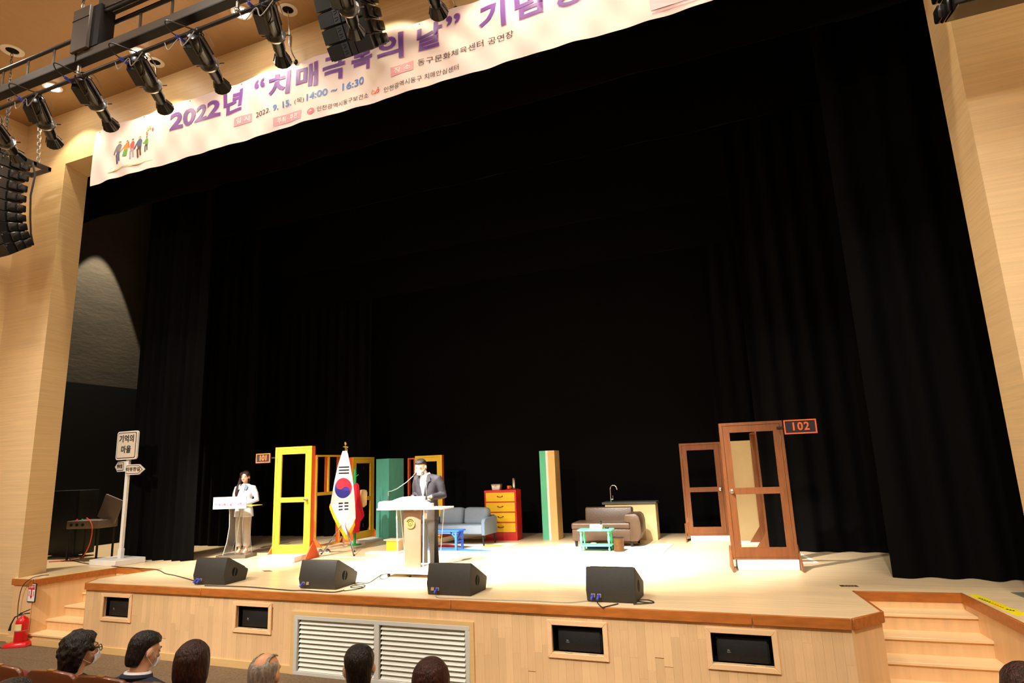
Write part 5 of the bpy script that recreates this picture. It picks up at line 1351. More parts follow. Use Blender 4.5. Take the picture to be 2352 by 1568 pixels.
def cable(label, pts, r=0.007, mat=None, name='cable', group=None):
    # Catmull-Rom through the points
    P = [Vector(p) for p in pts]; out = []
    for i in range(len(P) - 1):
        p0, p1, p2, p3 = P[max(i - 1, 0)], P[i], P[i + 1], P[min(i + 2, len(P) - 1)]
        for q in range(6):
            t_ = q/6
            out.append(0.5*((2*p1) + (p2 - p0)*t_ + (2*p0 - 5*p1 + 4*p2 - p3)*t_*t_ + (3*p1 - p0 - 3*p2 + p3)*t_**3))
    out.append(P[-1])
    return tag(MB().tube(out, r, 6).obj(name, mat or mat_cable, smooth=True), label, 'cable', group)
def gz(px, py, dz=0.009): v = onZ(px, py, 1.0); return (v.x, v.y, 1.0 + dz)
cable('black cable from the left steps edge to the first monitor', [gz(160, 1286), gz(200, 1295), gz(266, 1301.5), gz(275, 1303), gz(355, 1308.5), gz(380, 1318), gz(400, 1322), gz(430, 1330), gz(448, 1336), gz(455, 1341)])
cable('black cable running along the stage edge from the first to the second monitor', [gz(470, 1346), gz(520, 1347), gz(570, 1349), gz(620, 1353), gz(670, 1357), gz(700, 1357), gz(760, 1361), gz(785, 1358), gz(790, 1356)])
cable('thin black cable curling from the second monitor to the lectern', [gz(790, 1358), gz(815, 1355), gz(835, 1350), gz(812, 1346), gz(806, 1350), gz(830, 1351), gz(838, 1345), gz(815, 1343), gz(822, 1339.5), gz(845, 1340), gz(862, 1330), gz(874, 1322), gz(880, 1320)], 0.006)
cable('loop of thin cable beside the lectern base', [gz(878, 1321), gz(892, 1318.5), gz(893, 1325), gz(882, 1331), gz(872, 1328), gz(876, 1322)], 0.005)
cable('thin grey cable trailing along the edge from the third monitor to the right one', [gz(1000, 1370), gz(1010, 1374), gz(1060, 1376), gz(1140, 1379), gz(1220, 1381), gz(1300, 1385), gz(1352, 1381)], 0.005, mat_cable_grey)
cable('cable loop in front of the rightmost monitor', [gz(1372, 1385), gz(1378, 1392), gz(1384, 1396), gz(1395, 1394), gz(1420, 1388)], 0.006)
cable('small coil of cable right of the rightmost monitor', [gz(1455, 1389), gz(1480, 1387.5), gz(1502, 1385), gz(1490, 1379.5), gz(1468, 1379), gz(1470, 1383), gz(1498, 1386)], 0.006)

# ------------------------------------------------------------------ speakers in the stage front
NL = ['black speaker in the leftmost opening of the stage front', 'black speaker in the opening just left of the vent grille', 'black speaker in the opening just right of the vent grille', 'black speaker in the rightmost opening of the stage front']
for (n0, n1, z0, z1), lb in zip(NICHES, NL):
    t = thing('front_fill_speaker', lb, 'speaker', ((n0 + n1)/2, YF + 0.06, z0), group='speakers in the stage front')
    MB().box(-0.25, 0.255, 0.02, 0.3, 0.0, 0.235).obj('cabinet', mat_matt, t, bevel=0.01)
    MB().box(-0.235, 0.24, 0.0, 0.02, 0.008, 0.227).obj('grille', mat_grille, t, bevel=0.006)
    me = text_mesh('badge', 'JBL', 0.022, extrude=0.001, align='CENTER')
    for v in me.vertices: v.co = (v.co.x - 0.13, -0.002 - v.co.z, v.co.y + 0.115)
    link('badge', me, mat_cable_grey, t)
    MB().box(-0.148, -0.112, -0.003, 0.0, 0.095, 0.098).obj('badge_line', mat_cable_grey, t)

# ------------------------------------------------------------------ fire extinguisher and its sign
mat_fire = M('fire_red', rgb(206, 20, 26), 0.25, noise=(6, 0.05), coat=0.3)
e_ = onZ(42, 1484, 0.0)
ex = thing('fire_extinguisher', 'red fire extinguisher standing on a red base by the left steps', 'fire extinguisher', (e_.x, e_.y, 0.0065), 0.5)
ex.scale = (1.15, 1.15, 1.15)
MB().loft([[(-0.16, -0.11, 0), (0.16, -0.11, 0), (0.16, 0.11, 0), (-0.16, 0.11, 0)], [(-0.13, -0.1, 0.05), (0.15, -0.1, 0.05), (0.15, 0.1, 0.05), (-0.13, 0.1, 0.05)], [(-0.1, -0.085, 0.06), (0.13, -0.085, 0.06), (0.13, 0.085, 0.06), (-0.1, 0.085, 0.06)]]).obj('stand', mat_fire, ex, bevel=0.006, seg=1)
MB().lathe([(0.078, 0.055), (0.082, 0.07), (0.082, 0.3), (0.076, 0.34), (0.055, 0.37), (0.03, 0.385), (0.022, 0.4)], (0.02, 0, 0), 24).obj('cylinder', mat_fire, ex, smooth=True)
MB().lathe([(0.0832, 0.205), (0.0832, 0.212)], (0.02, 0, 0), 24).obj('seam_band', mat_cable_grey, ex)
lab = MB()
for k in range(6):
    a0, a1 = math.radians(200 + k*16), math.radians(200 + (k + 1)*16)
    lab.add([(0.02 + 0.0835*math.cos(a0), 0.0835*math.sin(a0), 0.215), (0.02 + 0.0835*math.cos(a1), 0.0835*math.sin(a1), 0.215), (0.02 + 0.0835*math.cos(a1), 0.0835*math.sin(a1), 0.3), (0.02 + 0.0835*math.cos(a0), 0.0835*math.sin(a0), 0.3)], [(0, 1, 2, 3)])
lab.obj('label', M('extinguisher_label', rgb(232, 214, 150), 0.5, noise=(14, 0.12)), ex)
MB().cyl((0.02, 0, 0.395), (0.02, 0, 0.43), 0.02).obj('valve', mat_chrome, ex, smooth=True)
MB().bar((-0.04, 0, 0.42), (0.1, 0, 0.425), 0.022, 0.012).bar((-0.02, 0, 0.43), (0.1, 0, 0.475), 0.022, 0.012).obj('lever', mat_matt, ex)
MB().tube([(0.0, 0, 0.415), (-0.07, -0.03, 0.39), (-0.1, -0.05, 0.3), (-0.11, -0.05, 0.22)], [0.009, 0.009, 0.01, 0.018], 8).obj('hose', mat_matt, ex, smooth=True)
sx0 = onY(74.5, 1356, 7.05)
es = thing('extinguisher_sign', 'small white sign with red arrow on the wall above the extinguisher', 'sign', (sx0.x, 7.054, sx0.z - 0.03))
MB().box(-0.1, 0.1, -0.012, 0.0, -0.15, 0.145).obj('frame', mat_matt, es)
MB().box(-0.085, 0.085, -0.016, -0.012, -0.135, 0.135).obj('plate', mat_sill, es)
mat_signred = M('sign_red', rgb(196, 24, 34), 0.5, noise=(6, 0.03))
MB().box(-0.08, 0.08, -0.018, -0.016, 0.05, 0.125).obj('red_panel', mat_signred, es)
me = text_mesh('lettering', '소화기', 0.055, extrude=0.0005)
for v in me.vertices: v.co = (v.co.x, -0.0195 - v.co.z, v.co.y + 0.088)
link('lettering', me, mat_white_ink, es)
MB().prism([(-0.014, 0.05), (0.014, 0.05), (0.014, -0.05), (0.03, -0.05), (0, -0.1), (-0.03, -0.05), (-0.014, -0.05)], -0.018, -0.016, 'y').obj('arrow', mat_signred, es)
for s_ in (-1, 1): MB().box(s_*0.055 - 0.007, s_*0.055 + 0.007, -0.018, -0.016, -0.055, 0.025).obj('side_mark', mat_signred, es)
def wy(px, py, Y): v = onY(px, py, Y); return (v.x, v.y, v.z)
cable('black cable hanging down the wall from the stage corner to the floor', [gz(112, 1321), gz(95, 1322.5), wy(72, 1328, 7.02), wy(52, 1346, 7.0), wy(43, 1380, 7.0), wy(40, 1420, 7.0), wy(38, 1455, 6.98), wy(28, 1478, 6.95), (onZ(14, 1489, 0).x, onZ(14, 1489, 0).y, 0.016), (onZ(-20, 1488, 0).x, onZ(-20, 1488, 0).y, 0.016)], 0.006)

# ------------------------------------------------------------------ marks on the stage floor
def gp(px, py): v = onZ(px, py, 1.0); return (v.x, v.y)
mat_tape_y = M('yellow_tape', rgb(244, 226, 20), 0.4, noise=(6, 0.03))
tp = thing('warning_tape', 'bright yellow lettered tape on the edge of the right steps', 'tape', (0, 0, 1.0))
MB().prism([gp(2225.5, 1366.2), gp(2246.8, 1365.7), gp(2360, 1411), gp(2338, 1414.5)], 0.0, 0.002).obj('strip', mat_tape_y, tp)
def mark(px, py, mat, w_=2.2):
    a_, b_, c_ = onZ(px - w_, py - 0.6, 1.0), onZ(px + w_, py + 0.9, 1.0), onZ(px + w_*0.6, py - 0.9, 1.0)
    mb_ = MB(); mb_.bar((a_.x, a_.y, 0.003), (b_.x, b_.y, 0.003), 0.012, 0.001); mb_.bar((c_.x, c_.y, 0.0032), (b_.x, b_.y, 0.0032), 0.01, 0.001)
    mb_.obj('letter_mark', mat, tp)
for k in range(5): mark(2249 + k*5.8, 1374 + k*2.2, mat_ink)
for k in range(5): mark(2279 + k*5.8, 1386 + k*2.4, mat_signorange)
for k in range(3): mark(2313 + k*7, 1399.5 + k*1.6, mat_ink)
o = MB().prism([gp(92, 1328.3), gp(98, 1327.8), gp(262, 1302.6), gp(256, 1303.2)], 1.0, 1.0015).obj('edge_tape', mat_tape_y)
tag(o, 'thin yellow tape along the edge of the left steps', 'tape')
mat_tape_w = M('white_tape', rgb(248, 246, 244), 0.5, noise=(6, 0.02))
def wtape(label, p0, p1, w_=0.05):
    a_, b_ = Vector((*gp(*p0), 1.001)), Vector((*gp(*p1), 1.001))
    tag(MB().bar(a_, b_, w_, 0.002).obj('marking_tape', mat_tape_w), label, 'tape', 'white tape lines on the stage')
wtape('white tape line running between the flag stand and the lectern', (735, 1277.5), (905, 1282.5))
wtape('slanting white tape line beside the patterned rug', (1152, 1278), (1240, 1249.6))
wtape('long white tape line in front of the beige rug', (1240, 1287), (1665, 1291.5))
wtape('short slanting white tape right of the brown door marked 102', (1838, 1271), (1877, 1292))
wtape('short white tape line right of the brown door sill', (1842, 1291.5), (1876, 1292))
def plate(label, px4, mat, txt=None):
    t = thing('stage_socket_plate', label, 'floor plate', (0, 0, 1.0), group='metal plates in the stage floor')
    pp = [gp(*p) for p in px4]
    MB().prism(pp, 0.0, 0.003).obj('plate', mat, t)
    cx_ = sum(p[0] for p in pp)/4; cy_ = sum(p[1] for p in pp)/4
    L_ = (pp[1][0] - pp[0][0])
    for k in range(4):
        MB().box(cx_ + L_*(-0.28 + 0.17*k), cx_ + L_*(-0.17 + 0.17*k), cy_ - 0.03, cy_ + 0.03, 0.003, 0.0045).obj('insert', mat_sock, t)
mat_plate = M('bronze_plate', rgb(120, 92, 60), 0.4, metal=0.5, noise=(12, 0.15))
plate('bronze floor plate near the right steps', [(1927, 1343.5), (1967, 1344), (1973, 1347.5), (1932, 1347)], mat_plate)
plate('bronze floor plate between the first two monitors', [(602, 1310), (619, 1309.5), (626, 1312), (608, 1312.5)], mat_plate)
plate('grey metal floor plate at the right picture edge', [(2321, 1360.5), (2362, 1360), (2385, 1374), (2352, 1372.5)], M('grey_plate', rgb(150, 146, 124), 0.45, metal=0.4, noise=(12, 0.1)))

# ------------------------------------------------------------------ dark left wing
cn = thing('mixing_console', 'grey portable console with raised lid standing in the dark left wing', 'console', (-13.35, 9.2, 1.0), 0.2)
mat_console = M('console_grey', rgb(112, 96, 84), 0.5, noise=(6, 0.06))
MB().box(-0.4, 0.38, -0.25, 0.25, 0.62, 0.78).obj('body', mat_console, cn, bevel=0.012)
MB(Matrix.Translation((0.16, 0.1, 0.78)) @ Matrix.Rotation(0.35, 4, 'Y')).box(-0.16, 0.3, -0.03, 0.02, 0.0, 0.5).obj('lid', mat_console, cn, bevel=0.012)
for k, c_ in enumerate(((0.6, 0.02, 0.03), (0.03, 0.3, 0.1))):
    MB().lathe([(0.02, 0.78), (0.018, 0.81)], (-0.3 + 0.13*k, -0.1, 0), 10).obj('button', M('button_%d' % k, c_, 0.4, noise=(5, 0.05), emit=(c_, 0.5)), cn)
for k in range(3): MB().cyl((-0.28 + 0.14*k, -0.262, 0.7), (-0.28 + 0.14*k, -0.25, 0.7), 0.03, n=12).obj('socket', mat_matt, cn)
for x in (-0.36, 0.34):
    for y in (-0.2, 0.2): MB().bar((x, y, 0), (x, y, 0.62), 0.03, 0.03).obj('leg', mat_matt, cn)
cable('orange cable arching from the console down to the stage floor', [wy(199, 1189, 8.96), wy(208, 1198, 8.94), wy(212, 1215, 8.9), wy(207, 1245, 8.86), wy(196, 1270, 8.82), gz(185, 1282), gz(168, 1287), gz(112, 1291)], 0.011, M('orange_cable', rgb(222, 84, 40), 0.4, noise=(9, 0.05)))
fc = thing('flight_case', 'tall black case standing behind the left stage opening', 'case', (-14.35, 9.35, 1.0), 0.2)
MB().box(-0.55, 0.42, -0.2, 0.3, 0.05, 1.4).obj('body', mat_matt, fc, bevel=0.01)
for x in (-0.5, 0.37): 
    MB().box(x, x + 0.03, -0.21, -0.2, 0.08, 1.37).obj('edge_strip', mat_black_metal, fc)
    MB().cyl((x, -0.1, 0.03), (x + 0.03, -0.1, 0.03), 0.03).obj('castor', mat_matt, fc)

# ------------------------------------------------------------------ auditorium chairs
mat_chairwood = M('chair_wood', rgb(108, 54, 22), 0.3, noise=(4, 0.16), stretch=(1, 6, 6), coat=0.3)
mat_seatfab = M('seat_fabric', rgb(120, 50, 40), 0.9, noise=(30, 0.1))
def chair(label, x, y, rz=PI):
    t = thing('auditorium_chair', label, 'chair', (x, y, 0.3), rz, 'wooden-backed auditorium chairs')
    # front is -y in the chair's own frame (towards the stage after turning)
    out = [(-0.22, 0.5), (0.22, 0.5), (0.235, 1.0), (0.22, 1.05), (0.185, 1.07), (0.0, 1.08), (-0.185, 1.07), (-0.22, 1.05), (-0.235, 1.0)]
    Rb = Matrix.Translation((0, 0.22, 0.46)) @ Matrix.Rotation(-0.12, 4, 'X') @ Matrix.Translation((0, 0, -0.46))
    MB(Rb).prism(out, 0.0, 0.035, 'y').obj('back_board', mat_chairwood, t, bevel=0.01, seg=2)
    MB(Rb).prism([(p[0]*0.9, 0.52 + (p[1] - 0.52)*0.93) for p in out], -0.055, 0.0, 'y').obj('back_pad', mat_seatfab, t, bevel=0.02, seg=2)
    MB(Rb).box(-0.03, 0.03, 0.008, 0.03, 1.07, 1.0825).obj('number_plate', mat_goldmetal, t)
    MB().box(-0.21, 0.21, -0.25, 0.2, 0.34, 0.42).obj('seat', mat_seatfab, t, bevel=0.03, seg=2)
    for s_ in (-1, 1):
        MB().box(s_*0.238 - 0.02, s_*0.238 + 0.02, -0.2, 0.2, 0.56, 0.6).obj('armrest', mat_chairwood, t, bevel=0.01)
        MB().box(s_*0.238 - 0.015, s_*0.238 + 0.015, -0.12, 0.2, 0.0, 0.56).obj('side_frame', mat_matt, t)
    return t
CY = 2.86
chair_x = []
for px, py, lb in ((8, 1524, 'wooden auditorium chair back at the bottom left corner'), (127, 1537, 'wooden auditorium chair back left of the curly-haired woman'), (240, 1551, 'wooden auditorium chair back in front of the man in navy')):
    v = onZ(px, py, 1.37); chair_x.append(v.x)
    chair(lb, v.x, v.y + 0.29)
CHY = v.y + 0.29
for x, y, lb in ((-3.46, CHY, 'auditorium chair of the woman with bobbed brown hair'), (-2.95, CHY, 'auditorium chair of the man with the bald crown'), (-2.4, CHY, 'auditorium chair of the man with thinning black hair'), (-1.89, CHY, 'auditorium chair of the woman with long reddish hair'),
                 (0.95, 3.52, 'auditorium chair of the person at the right picture edge'), (-3.73, 2.12, 'auditorium chair of the person at the bottom left corner')):
    chair(lb, x, y)

# ------------------------------------------------------------------ people
mat_skin = M('skin', rgb(226, 172, 138), 0.5, noise=(9, 0.04), spec=0.4)
mat_skin_pale = M('skin_pale', rgb(238, 190, 160), 0.5, noise=(9, 0.03), spec=0.4)
def hairmat(name, c, rough=0.4): return M(name, c, rough, noise=(45, 0.55), stretch=(1, 1, 0.22), bump=(110, 0.7), spec=0.4)
mat_hair_black = hairmat('hair_black', rgb(26, 20, 18)); mat_hair_brown = hairmat('hair_brown', rgb(50, 26, 20)); mat_hair_grey = hairmat('hair_grey', rgb(150, 140, 128), 0.5)
mat_mask = M('face_mask', rgb(246, 246, 248), 0.7, noise=(9, 0.02))
mat_eye = M('eye_white', rgb(236, 230, 224), 0.3, noise=(5, 0.02)); mat_iris = M('iris', rgb(36, 24, 18), 0.2, noise=(5, 0.05)); mat_lip = M('lips', rgb(196, 96, 86), 0.5, noise=(5, 0.05)); mat_brow = M('brow', rgb(96, 68, 54), 0.7, noise=(20, 0.1))

def head_shapes(mb, c, R, k=1.0):
    """skull, jaw, nose, ears; face looks along -y of R"""
    R = R*k
    def P(x, y, z): return Vector(c) + R @ Vector((x, y, z))
    mb.ball(P(0, 0.012, 0.022), (0.074, 0.092, 0.092), rot=R)
    mb.ball(P(0, -0.022, -0.028), (0.064, 0.068, 0.078), rot=R)
    mb.ball(P(0, -0.04, -0.078), (0.042, 0.042, 0.032), rot=R)
    mb.ball(P(0, -0.088, -0.018), (0.011, 0.018, 0.022), 10, 8, rot=R)
    mb.ball(P(0, -0.097, -0.032), (0.016, 0.014, 0.010), 10, 8, rot=R)
    for s in (-1, 1):
        mb.ball(P(s*0.081, 0.014, -0.012), (0.013, 0.022, 0.033), 10, 8, rot=R)
        mb.ball(P(s*0.03, -0.072, 0.02), (0.024, 0.016, 0.012), 10, 8, rot=R)
def face_parts(body, c, R, mask=False, mouth=True, closed=False):
    def P(x, y, z): return Vector(c) + R @ Vector((x, y, z))
    for s in (-1, 1):
        if not closed:
            e = MB().ball(P(s*0.03, -0.083, 0.0), (0.013, 0.006, 0.006), 10, 8, rot=R).obj('eye', mat_eye, body, smooth=True)
            MB().ball(P(s*0.03, -0.0885, 0.0), (0.0055, 0.0025, 0.0058), 8, 6, rot=R).obj('iris', mat_iris, e, smooth=True)
        MB().tube([P(s*0.045, -0.076, 0.006 if not closed else 0.001), P(s*0.03, -0.088, 0.0085 if not closed else -0.003), P(s*0.014, -0.085, 0.005 if not closed else 0.0)], 0.002, 5).obj('eyelid', mat_brow, body, smooth=True)
        MB().tube([P(s*0.052, -0.074, 0.025), P(s*0.032, -0.089, 0.03), P(s*0.014, -0.09, 0.029)], 0.003, 5).obj('eyebrow', mat_brow, body, smooth=True)
    if mouth: MB().ball(P(0, -0.088, -0.06), (0.02, 0.007, 0.0065), 10, 6, rot=R).obj('lips', mat_lip, body, smooth=True)
    if mask:
        rings = []
        for k in range(9):
            a = -1.25 + 2.5*k/8
            x = 0.073*math.sin(a); y = -0.032 - 0.074*math.cos(a)**0.7 if math.cos(a) > 0 else -0.03
            h0 = -0.105 + 0.02*abs(math.sin(a)); h1 = -0.005 - 0.03*abs(math.sin(a))
            b = 0.012*math.cos(a)
            rings.append([P(x, y, h1), P(x, y - b, (h0 + h1)/2), P(x, y*0.86, h0), P(x*0.97, y*0.86 + 0.004, h0), P(x*0.97, y - b + 0.004, (h0 + h1)/2), P(x*0.97, y + 0.004, h1)])
        mk = MB().loft(rings).obj('face_mask', mat_mask, body, smooth=True, angle=60)
        for s in (-1, 1):
            MB().tube([P(s*0.07, -0.05, -0.04), P(s*0.082, -0.01, -0.0), P(s*0.082, 0.03, 0.015), P(s*0.084, 0.03, -0.03), P(s*0.07, -0.04, -0.08)], 0.0018, 5).obj('ear_loop', mat_mask, mk)
def hand_shapes(mb, w, d, palm_n, side, curl=0.5):
    """palm and five fingers from wrist w along d; palm_n is the palm normal"""
    w = Vector(w); d = Vector(d).normalized(); n = Vector(palm_n).normalized(); s = d.cross(n).normalized()*side
    Rm = Matrix((s, d, n)).transposed()
    mb.ball(w + d*0.045, (0.038, 0.052, 0.016), 12, 8, rot=Rm)
    for k, (off, ln) in enumerate(((-0.027, 0.062), (-0.009, 0.074), (0.009, 0.07), (0.026, 0.055))):
        b = w + d*0.085 + s*off
        m1 = b + (d*math.cos(curl*0.6) + n*math.sin(curl*0.6))*ln*0.5
        m2 = m1 + (d*math.cos(curl*1.6) + n*math.sin(curl*1.6))*ln*0.5
        mb.tube([w + d*0.05 + s*off*0.8, b, m1, m2], [0.010, 0.0098, 0.009, 0.0078], 8)
    t0 = w + d*0.025 - s*0.03
    mb.tube([w + d*0.02 - s*0.012, t0, t0 - s*0.022 + d*0.03 + n*0.008, t0 - s*0.026 + d*0.058 + n*0.014], [0.013, 0.0125, 0.011, 0.009], 8)
def limb(mb, pts, rs, n=12): mb.tube(pts, rs, n)
def torso(mb, rows, n=24):
    """rows of (z, cx, cy, rx, ry)"""
    rings = []
    for z, cx, cy, rx, ry in rows:
        rings.append([(cx + rx*math.copysign(abs(math.cos(a))**0.85, math.cos(a)), cy + ry*math.copysign(abs(math.sin(a))**0.85, math.sin(a)), z) for a in [2*PI*k/n for k in range(n)]])
    mb.loft(rings)

def hair_loft(hc, R, rows, rnd, wide=1.0, lump=0.0, freq=5, strand=0.025):
    """rows of (z, rx, ry, cy, front) in the head's frame; front shrinks the face side"""
    rings = []; p1, p2 = rnd.uniform(0, 6), rnd.uniform(0, 6)
    for zz, rx, ry, cy, ff in rows:
        ring = []
        for q in range(48):
            a = 2*PI*q/48
            e = 1 + strand*math.sin(9*a + zz*22 + p1)*0.6 + strand*math.sin(17*a + p2 - zz*9)*0.5 + lump*(math.sin(freq*a + zz*60 + p1) + math.sin((freq + 2)*a - zz*75 + p2))*0.5
            sn = math.sin(a)
            ring.append(hc + R @ Vector((rx*e*math.cos(a)*wide, cy + ry*e*sn*(1.0 if sn > 0 else ff), zz)))
        rings.append(ring)
    return MB().loft(rings)

# ---- man at the lectern
mx = onY(983, 1180, 9.16).x
man = None
def build_man():
    hc = Vector((-0.06, -0.125, 1.595)); R = (Matrix.Rotation(0.1, 3, 'Z') @ Matrix.Rotation(0.36, 3, 'X'))*1.09
    mb = MB(); head_shapes(mb, hc, R)
    limb(mb, [(0, 0.0, 1.38), (-0.03, -0.04, 1.47), (-0.06, -0.085, 1.56)], [0.07, 0.058, 0.055])
    torso(mb, [(0.86, 0, 0.0, 0.15, 0.105), (1.0, 0, 0.0, 0.155, 0.11), (1.2, 0, -0.01, 0.16, 0.115), (1.38, 0, -0.01, 0.17, 0.105), (1.45, 0, 0, 0.09, 0.07)])
    arms = {}
    for s in (-1, 1):
        sh, el, wr = Vector((s*0.185, 0.0, 1.40)), Vector((s*0.262, 0.05, 1.12)), Vector((s*0.16 + 0.02, -0.25, 1.115))
        limb(mb, [(s*0.1, 0, 1.4), sh, sh.lerp(el, 0.5), el, el.lerp(wr, 0.5), wr], [0.05, 0.056, 0.05, 0.042, 0.036, 0.027])
        hand_shapes(mb, wr, (-s*0.45, -0.9, -0.1), (0, 0, -1), s, 0.5)
        limb(mb, [(s*0.085, 0, 0.92), (s*0.095, -0.01, 0.5), (s*0.1, 0.02, 0.09)], [0.08, 0.056, 0.04])
        limb(mb, [(s*0.1, 0.05, 0.045), (s*0.105, -0.08, 0.035), (s*0.11, -0.15, 0.03)], [0.035, 0.036, 0.026])
    body = fused(mb, 'person', 0.0095, mat_skin, None, 3, 0.4)
    body.location = (mx, 9.16, 1.0)
    tag(body, 'man in dark suit and white mask reading at the clear lectern', 'person')
    face_parts(body, hc, R, mask=True, mouth=False, closed=True)
    # short hair, combed to the side
    h = hair_loft(hc, R, [(-0.105, 0.045, 0.03, 0.055, 0.2), (-0.09, 0.06, 0.045, 0.052, 0.2), (-0.05, 0.072, 0.07, 0.042, 0.2), (-0.005, 0.078, 0.085, 0.032, 0.1), (0.03, 0.085, 0.094, 0.022, 0.25), (0.055, 0.086, 0.1, 0.014, 0.8), (0.085, 0.076, 0.09, 0.008, 1.08), (0.108, 0.05, 0.06, 0.004, 1.1), (0.118, 0.016, 0.02, 0.004, 1)], random.Random(3), 1.0, 0.0, 5, 0.02)
    fused(h, 'hair', 0.008, mat_hair_black, body, 1)
    mat_suit = M('charcoal_suit', rgb(29, 25, 31), 0.8, noise=(60, 0.12), bump=(9, 0.5))
    mat_trous = M('dark_trousers', rgb(20, 16, 19), 0.8, noise=(60, 0.12), bump=(9, 0.4))
    mat_shirt = M('white_shirt', rgb(246, 244, 242), 0.7, noise=(9, 0.02))
    j = MB()
    torso(j, [(0.74, 0, 0.0, 0.185, 0.135), (0.86, 0, 0.0, 0.185, 0.138), (1.02, 0, -0.01, 0.172, 0.132), (1.2, 0, -0.015, 0.19, 0.14), (1.34, 0, -0.01, 0.205, 0.13), (1.42, 0, 0.0, 0.185, 0.105), (1.475, 0, 0.012, 0.09, 0.075)])
    for s in (-1, 1):
        sh, el, wr = Vector((s*0.19, 0.0, 1.39)), Vector((s*0.266, 0.055, 1.12)), Vector((s*0.17 + 0.02, -0.225, 1.115))
        j.tube([(s*0.12, 0, 1.40), sh, sh.lerp(el, 0.35) + Vector((s*0.012, 0, 0)), sh.lerp(el, 0.7), el, el.lerp(wr, 0.4), el.lerp(wr, 0.75), wr], [0.066, 0.076, 0.07, 0.063, 0.06, 0.054, 0.049, 0.044], 14)
    jk = fused(j, 'suit_jacket', 0.012, mat_suit, body, 4)
    # shirt front, collar and lapels
    def front(x, z): return -0.01 - 0.142*math.sqrt(max(0.0, 1 - (x/0.2)**2))*(1.0 if z < 1.3 else 1 - (z - 1.3)*1.5)
    def panel(pts, lift, nm, mat, th=0.006):
        m2 = MB(); f_ = [Vector((x, front(x, z) - lift, z)) for x, z in pts]; n_ = len(pts)
        m2.add(f_ + [p + Vector((0, th, 0)) for p in f_], [tuple(range(n_)), tuple(reversed(range(n_, 2*n_)))] + [(k, (k + 1) % n_, (k + 1) % n_ + n_, k + n_) for k in range(n_)])
        return m2.obj(nm, mat, body)
    panel([(-0.075, 1.47), (-0.05, 1.3), (0.0, 1.1), (0.02, 1.12), (0.06, 1.3), (0.075, 1.47)], 0.012, 'shirt', mat_shirt)
    j1 = panel([(-0.07, 1.475), (-0.12, 1.42), (-0.13, 1.36), (-0.1, 1.35), (-0.005, 1.08), (0.008, 1.09), (-0.05, 1.3)], 0.022, 'lapel', mat_suit, 0.012)
    j2 = panel([(0.07, 1.475), (0.05, 1.3), (0.008, 1.09), (0.02, 1.08), (0.1, 1.35), (0.13, 1.36), (0.12, 1.42)], 0.024, 'lapel', mat_suit, 0.012)
    MB().tube([(0.06*math.cos(a) - 0.02, -0.02 + 0.06*math.sin(a), 1.475 + 0.012*math.sin(a)) for a in [2*PI*k/16 for k in range(17)]], 0.016, 6).obj('collar', mat_shirt, body, smooth=True)
    t = MB()
    torso(t, [(0.72, 0, 0.0, 0.165, 0.115), (0.8, 0, 0.0, 0.168, 0.118), (0.95, 0, 0, 0.16, 0.112)])
    for s in (-1, 1):
        t.tube([(s*0.085, 0, 0.82), (s*0.095, -0.01, 0.5), (s*0.1, 0.01, 0.25), (s*0.105, 0.015, 0.03)], [0.095, 0.082, 0.073, 0.075], 14)
    fused(t, 'trousers', 0.012, mat_trous, body, 3)
    for s in (-1, 1):
        sh_m = MB(); sh_m.tube([(s*0.1, 0.075, 0.035), (s*0.103, 0.02, 0.05), (s*0.107, -0.08, 0.045), (s*0.112, -0.17, 0.03), (s*0.113, -0.19, 0.025)], [(0.03, 0.03), (0.042, 0.045), (0.043, 0.04), (0.036, 0.026), (0.015, 0.015)], 12)
        sh_m.obj('shoe', mat_gloss, body, smooth=True)
    return body
build_man()

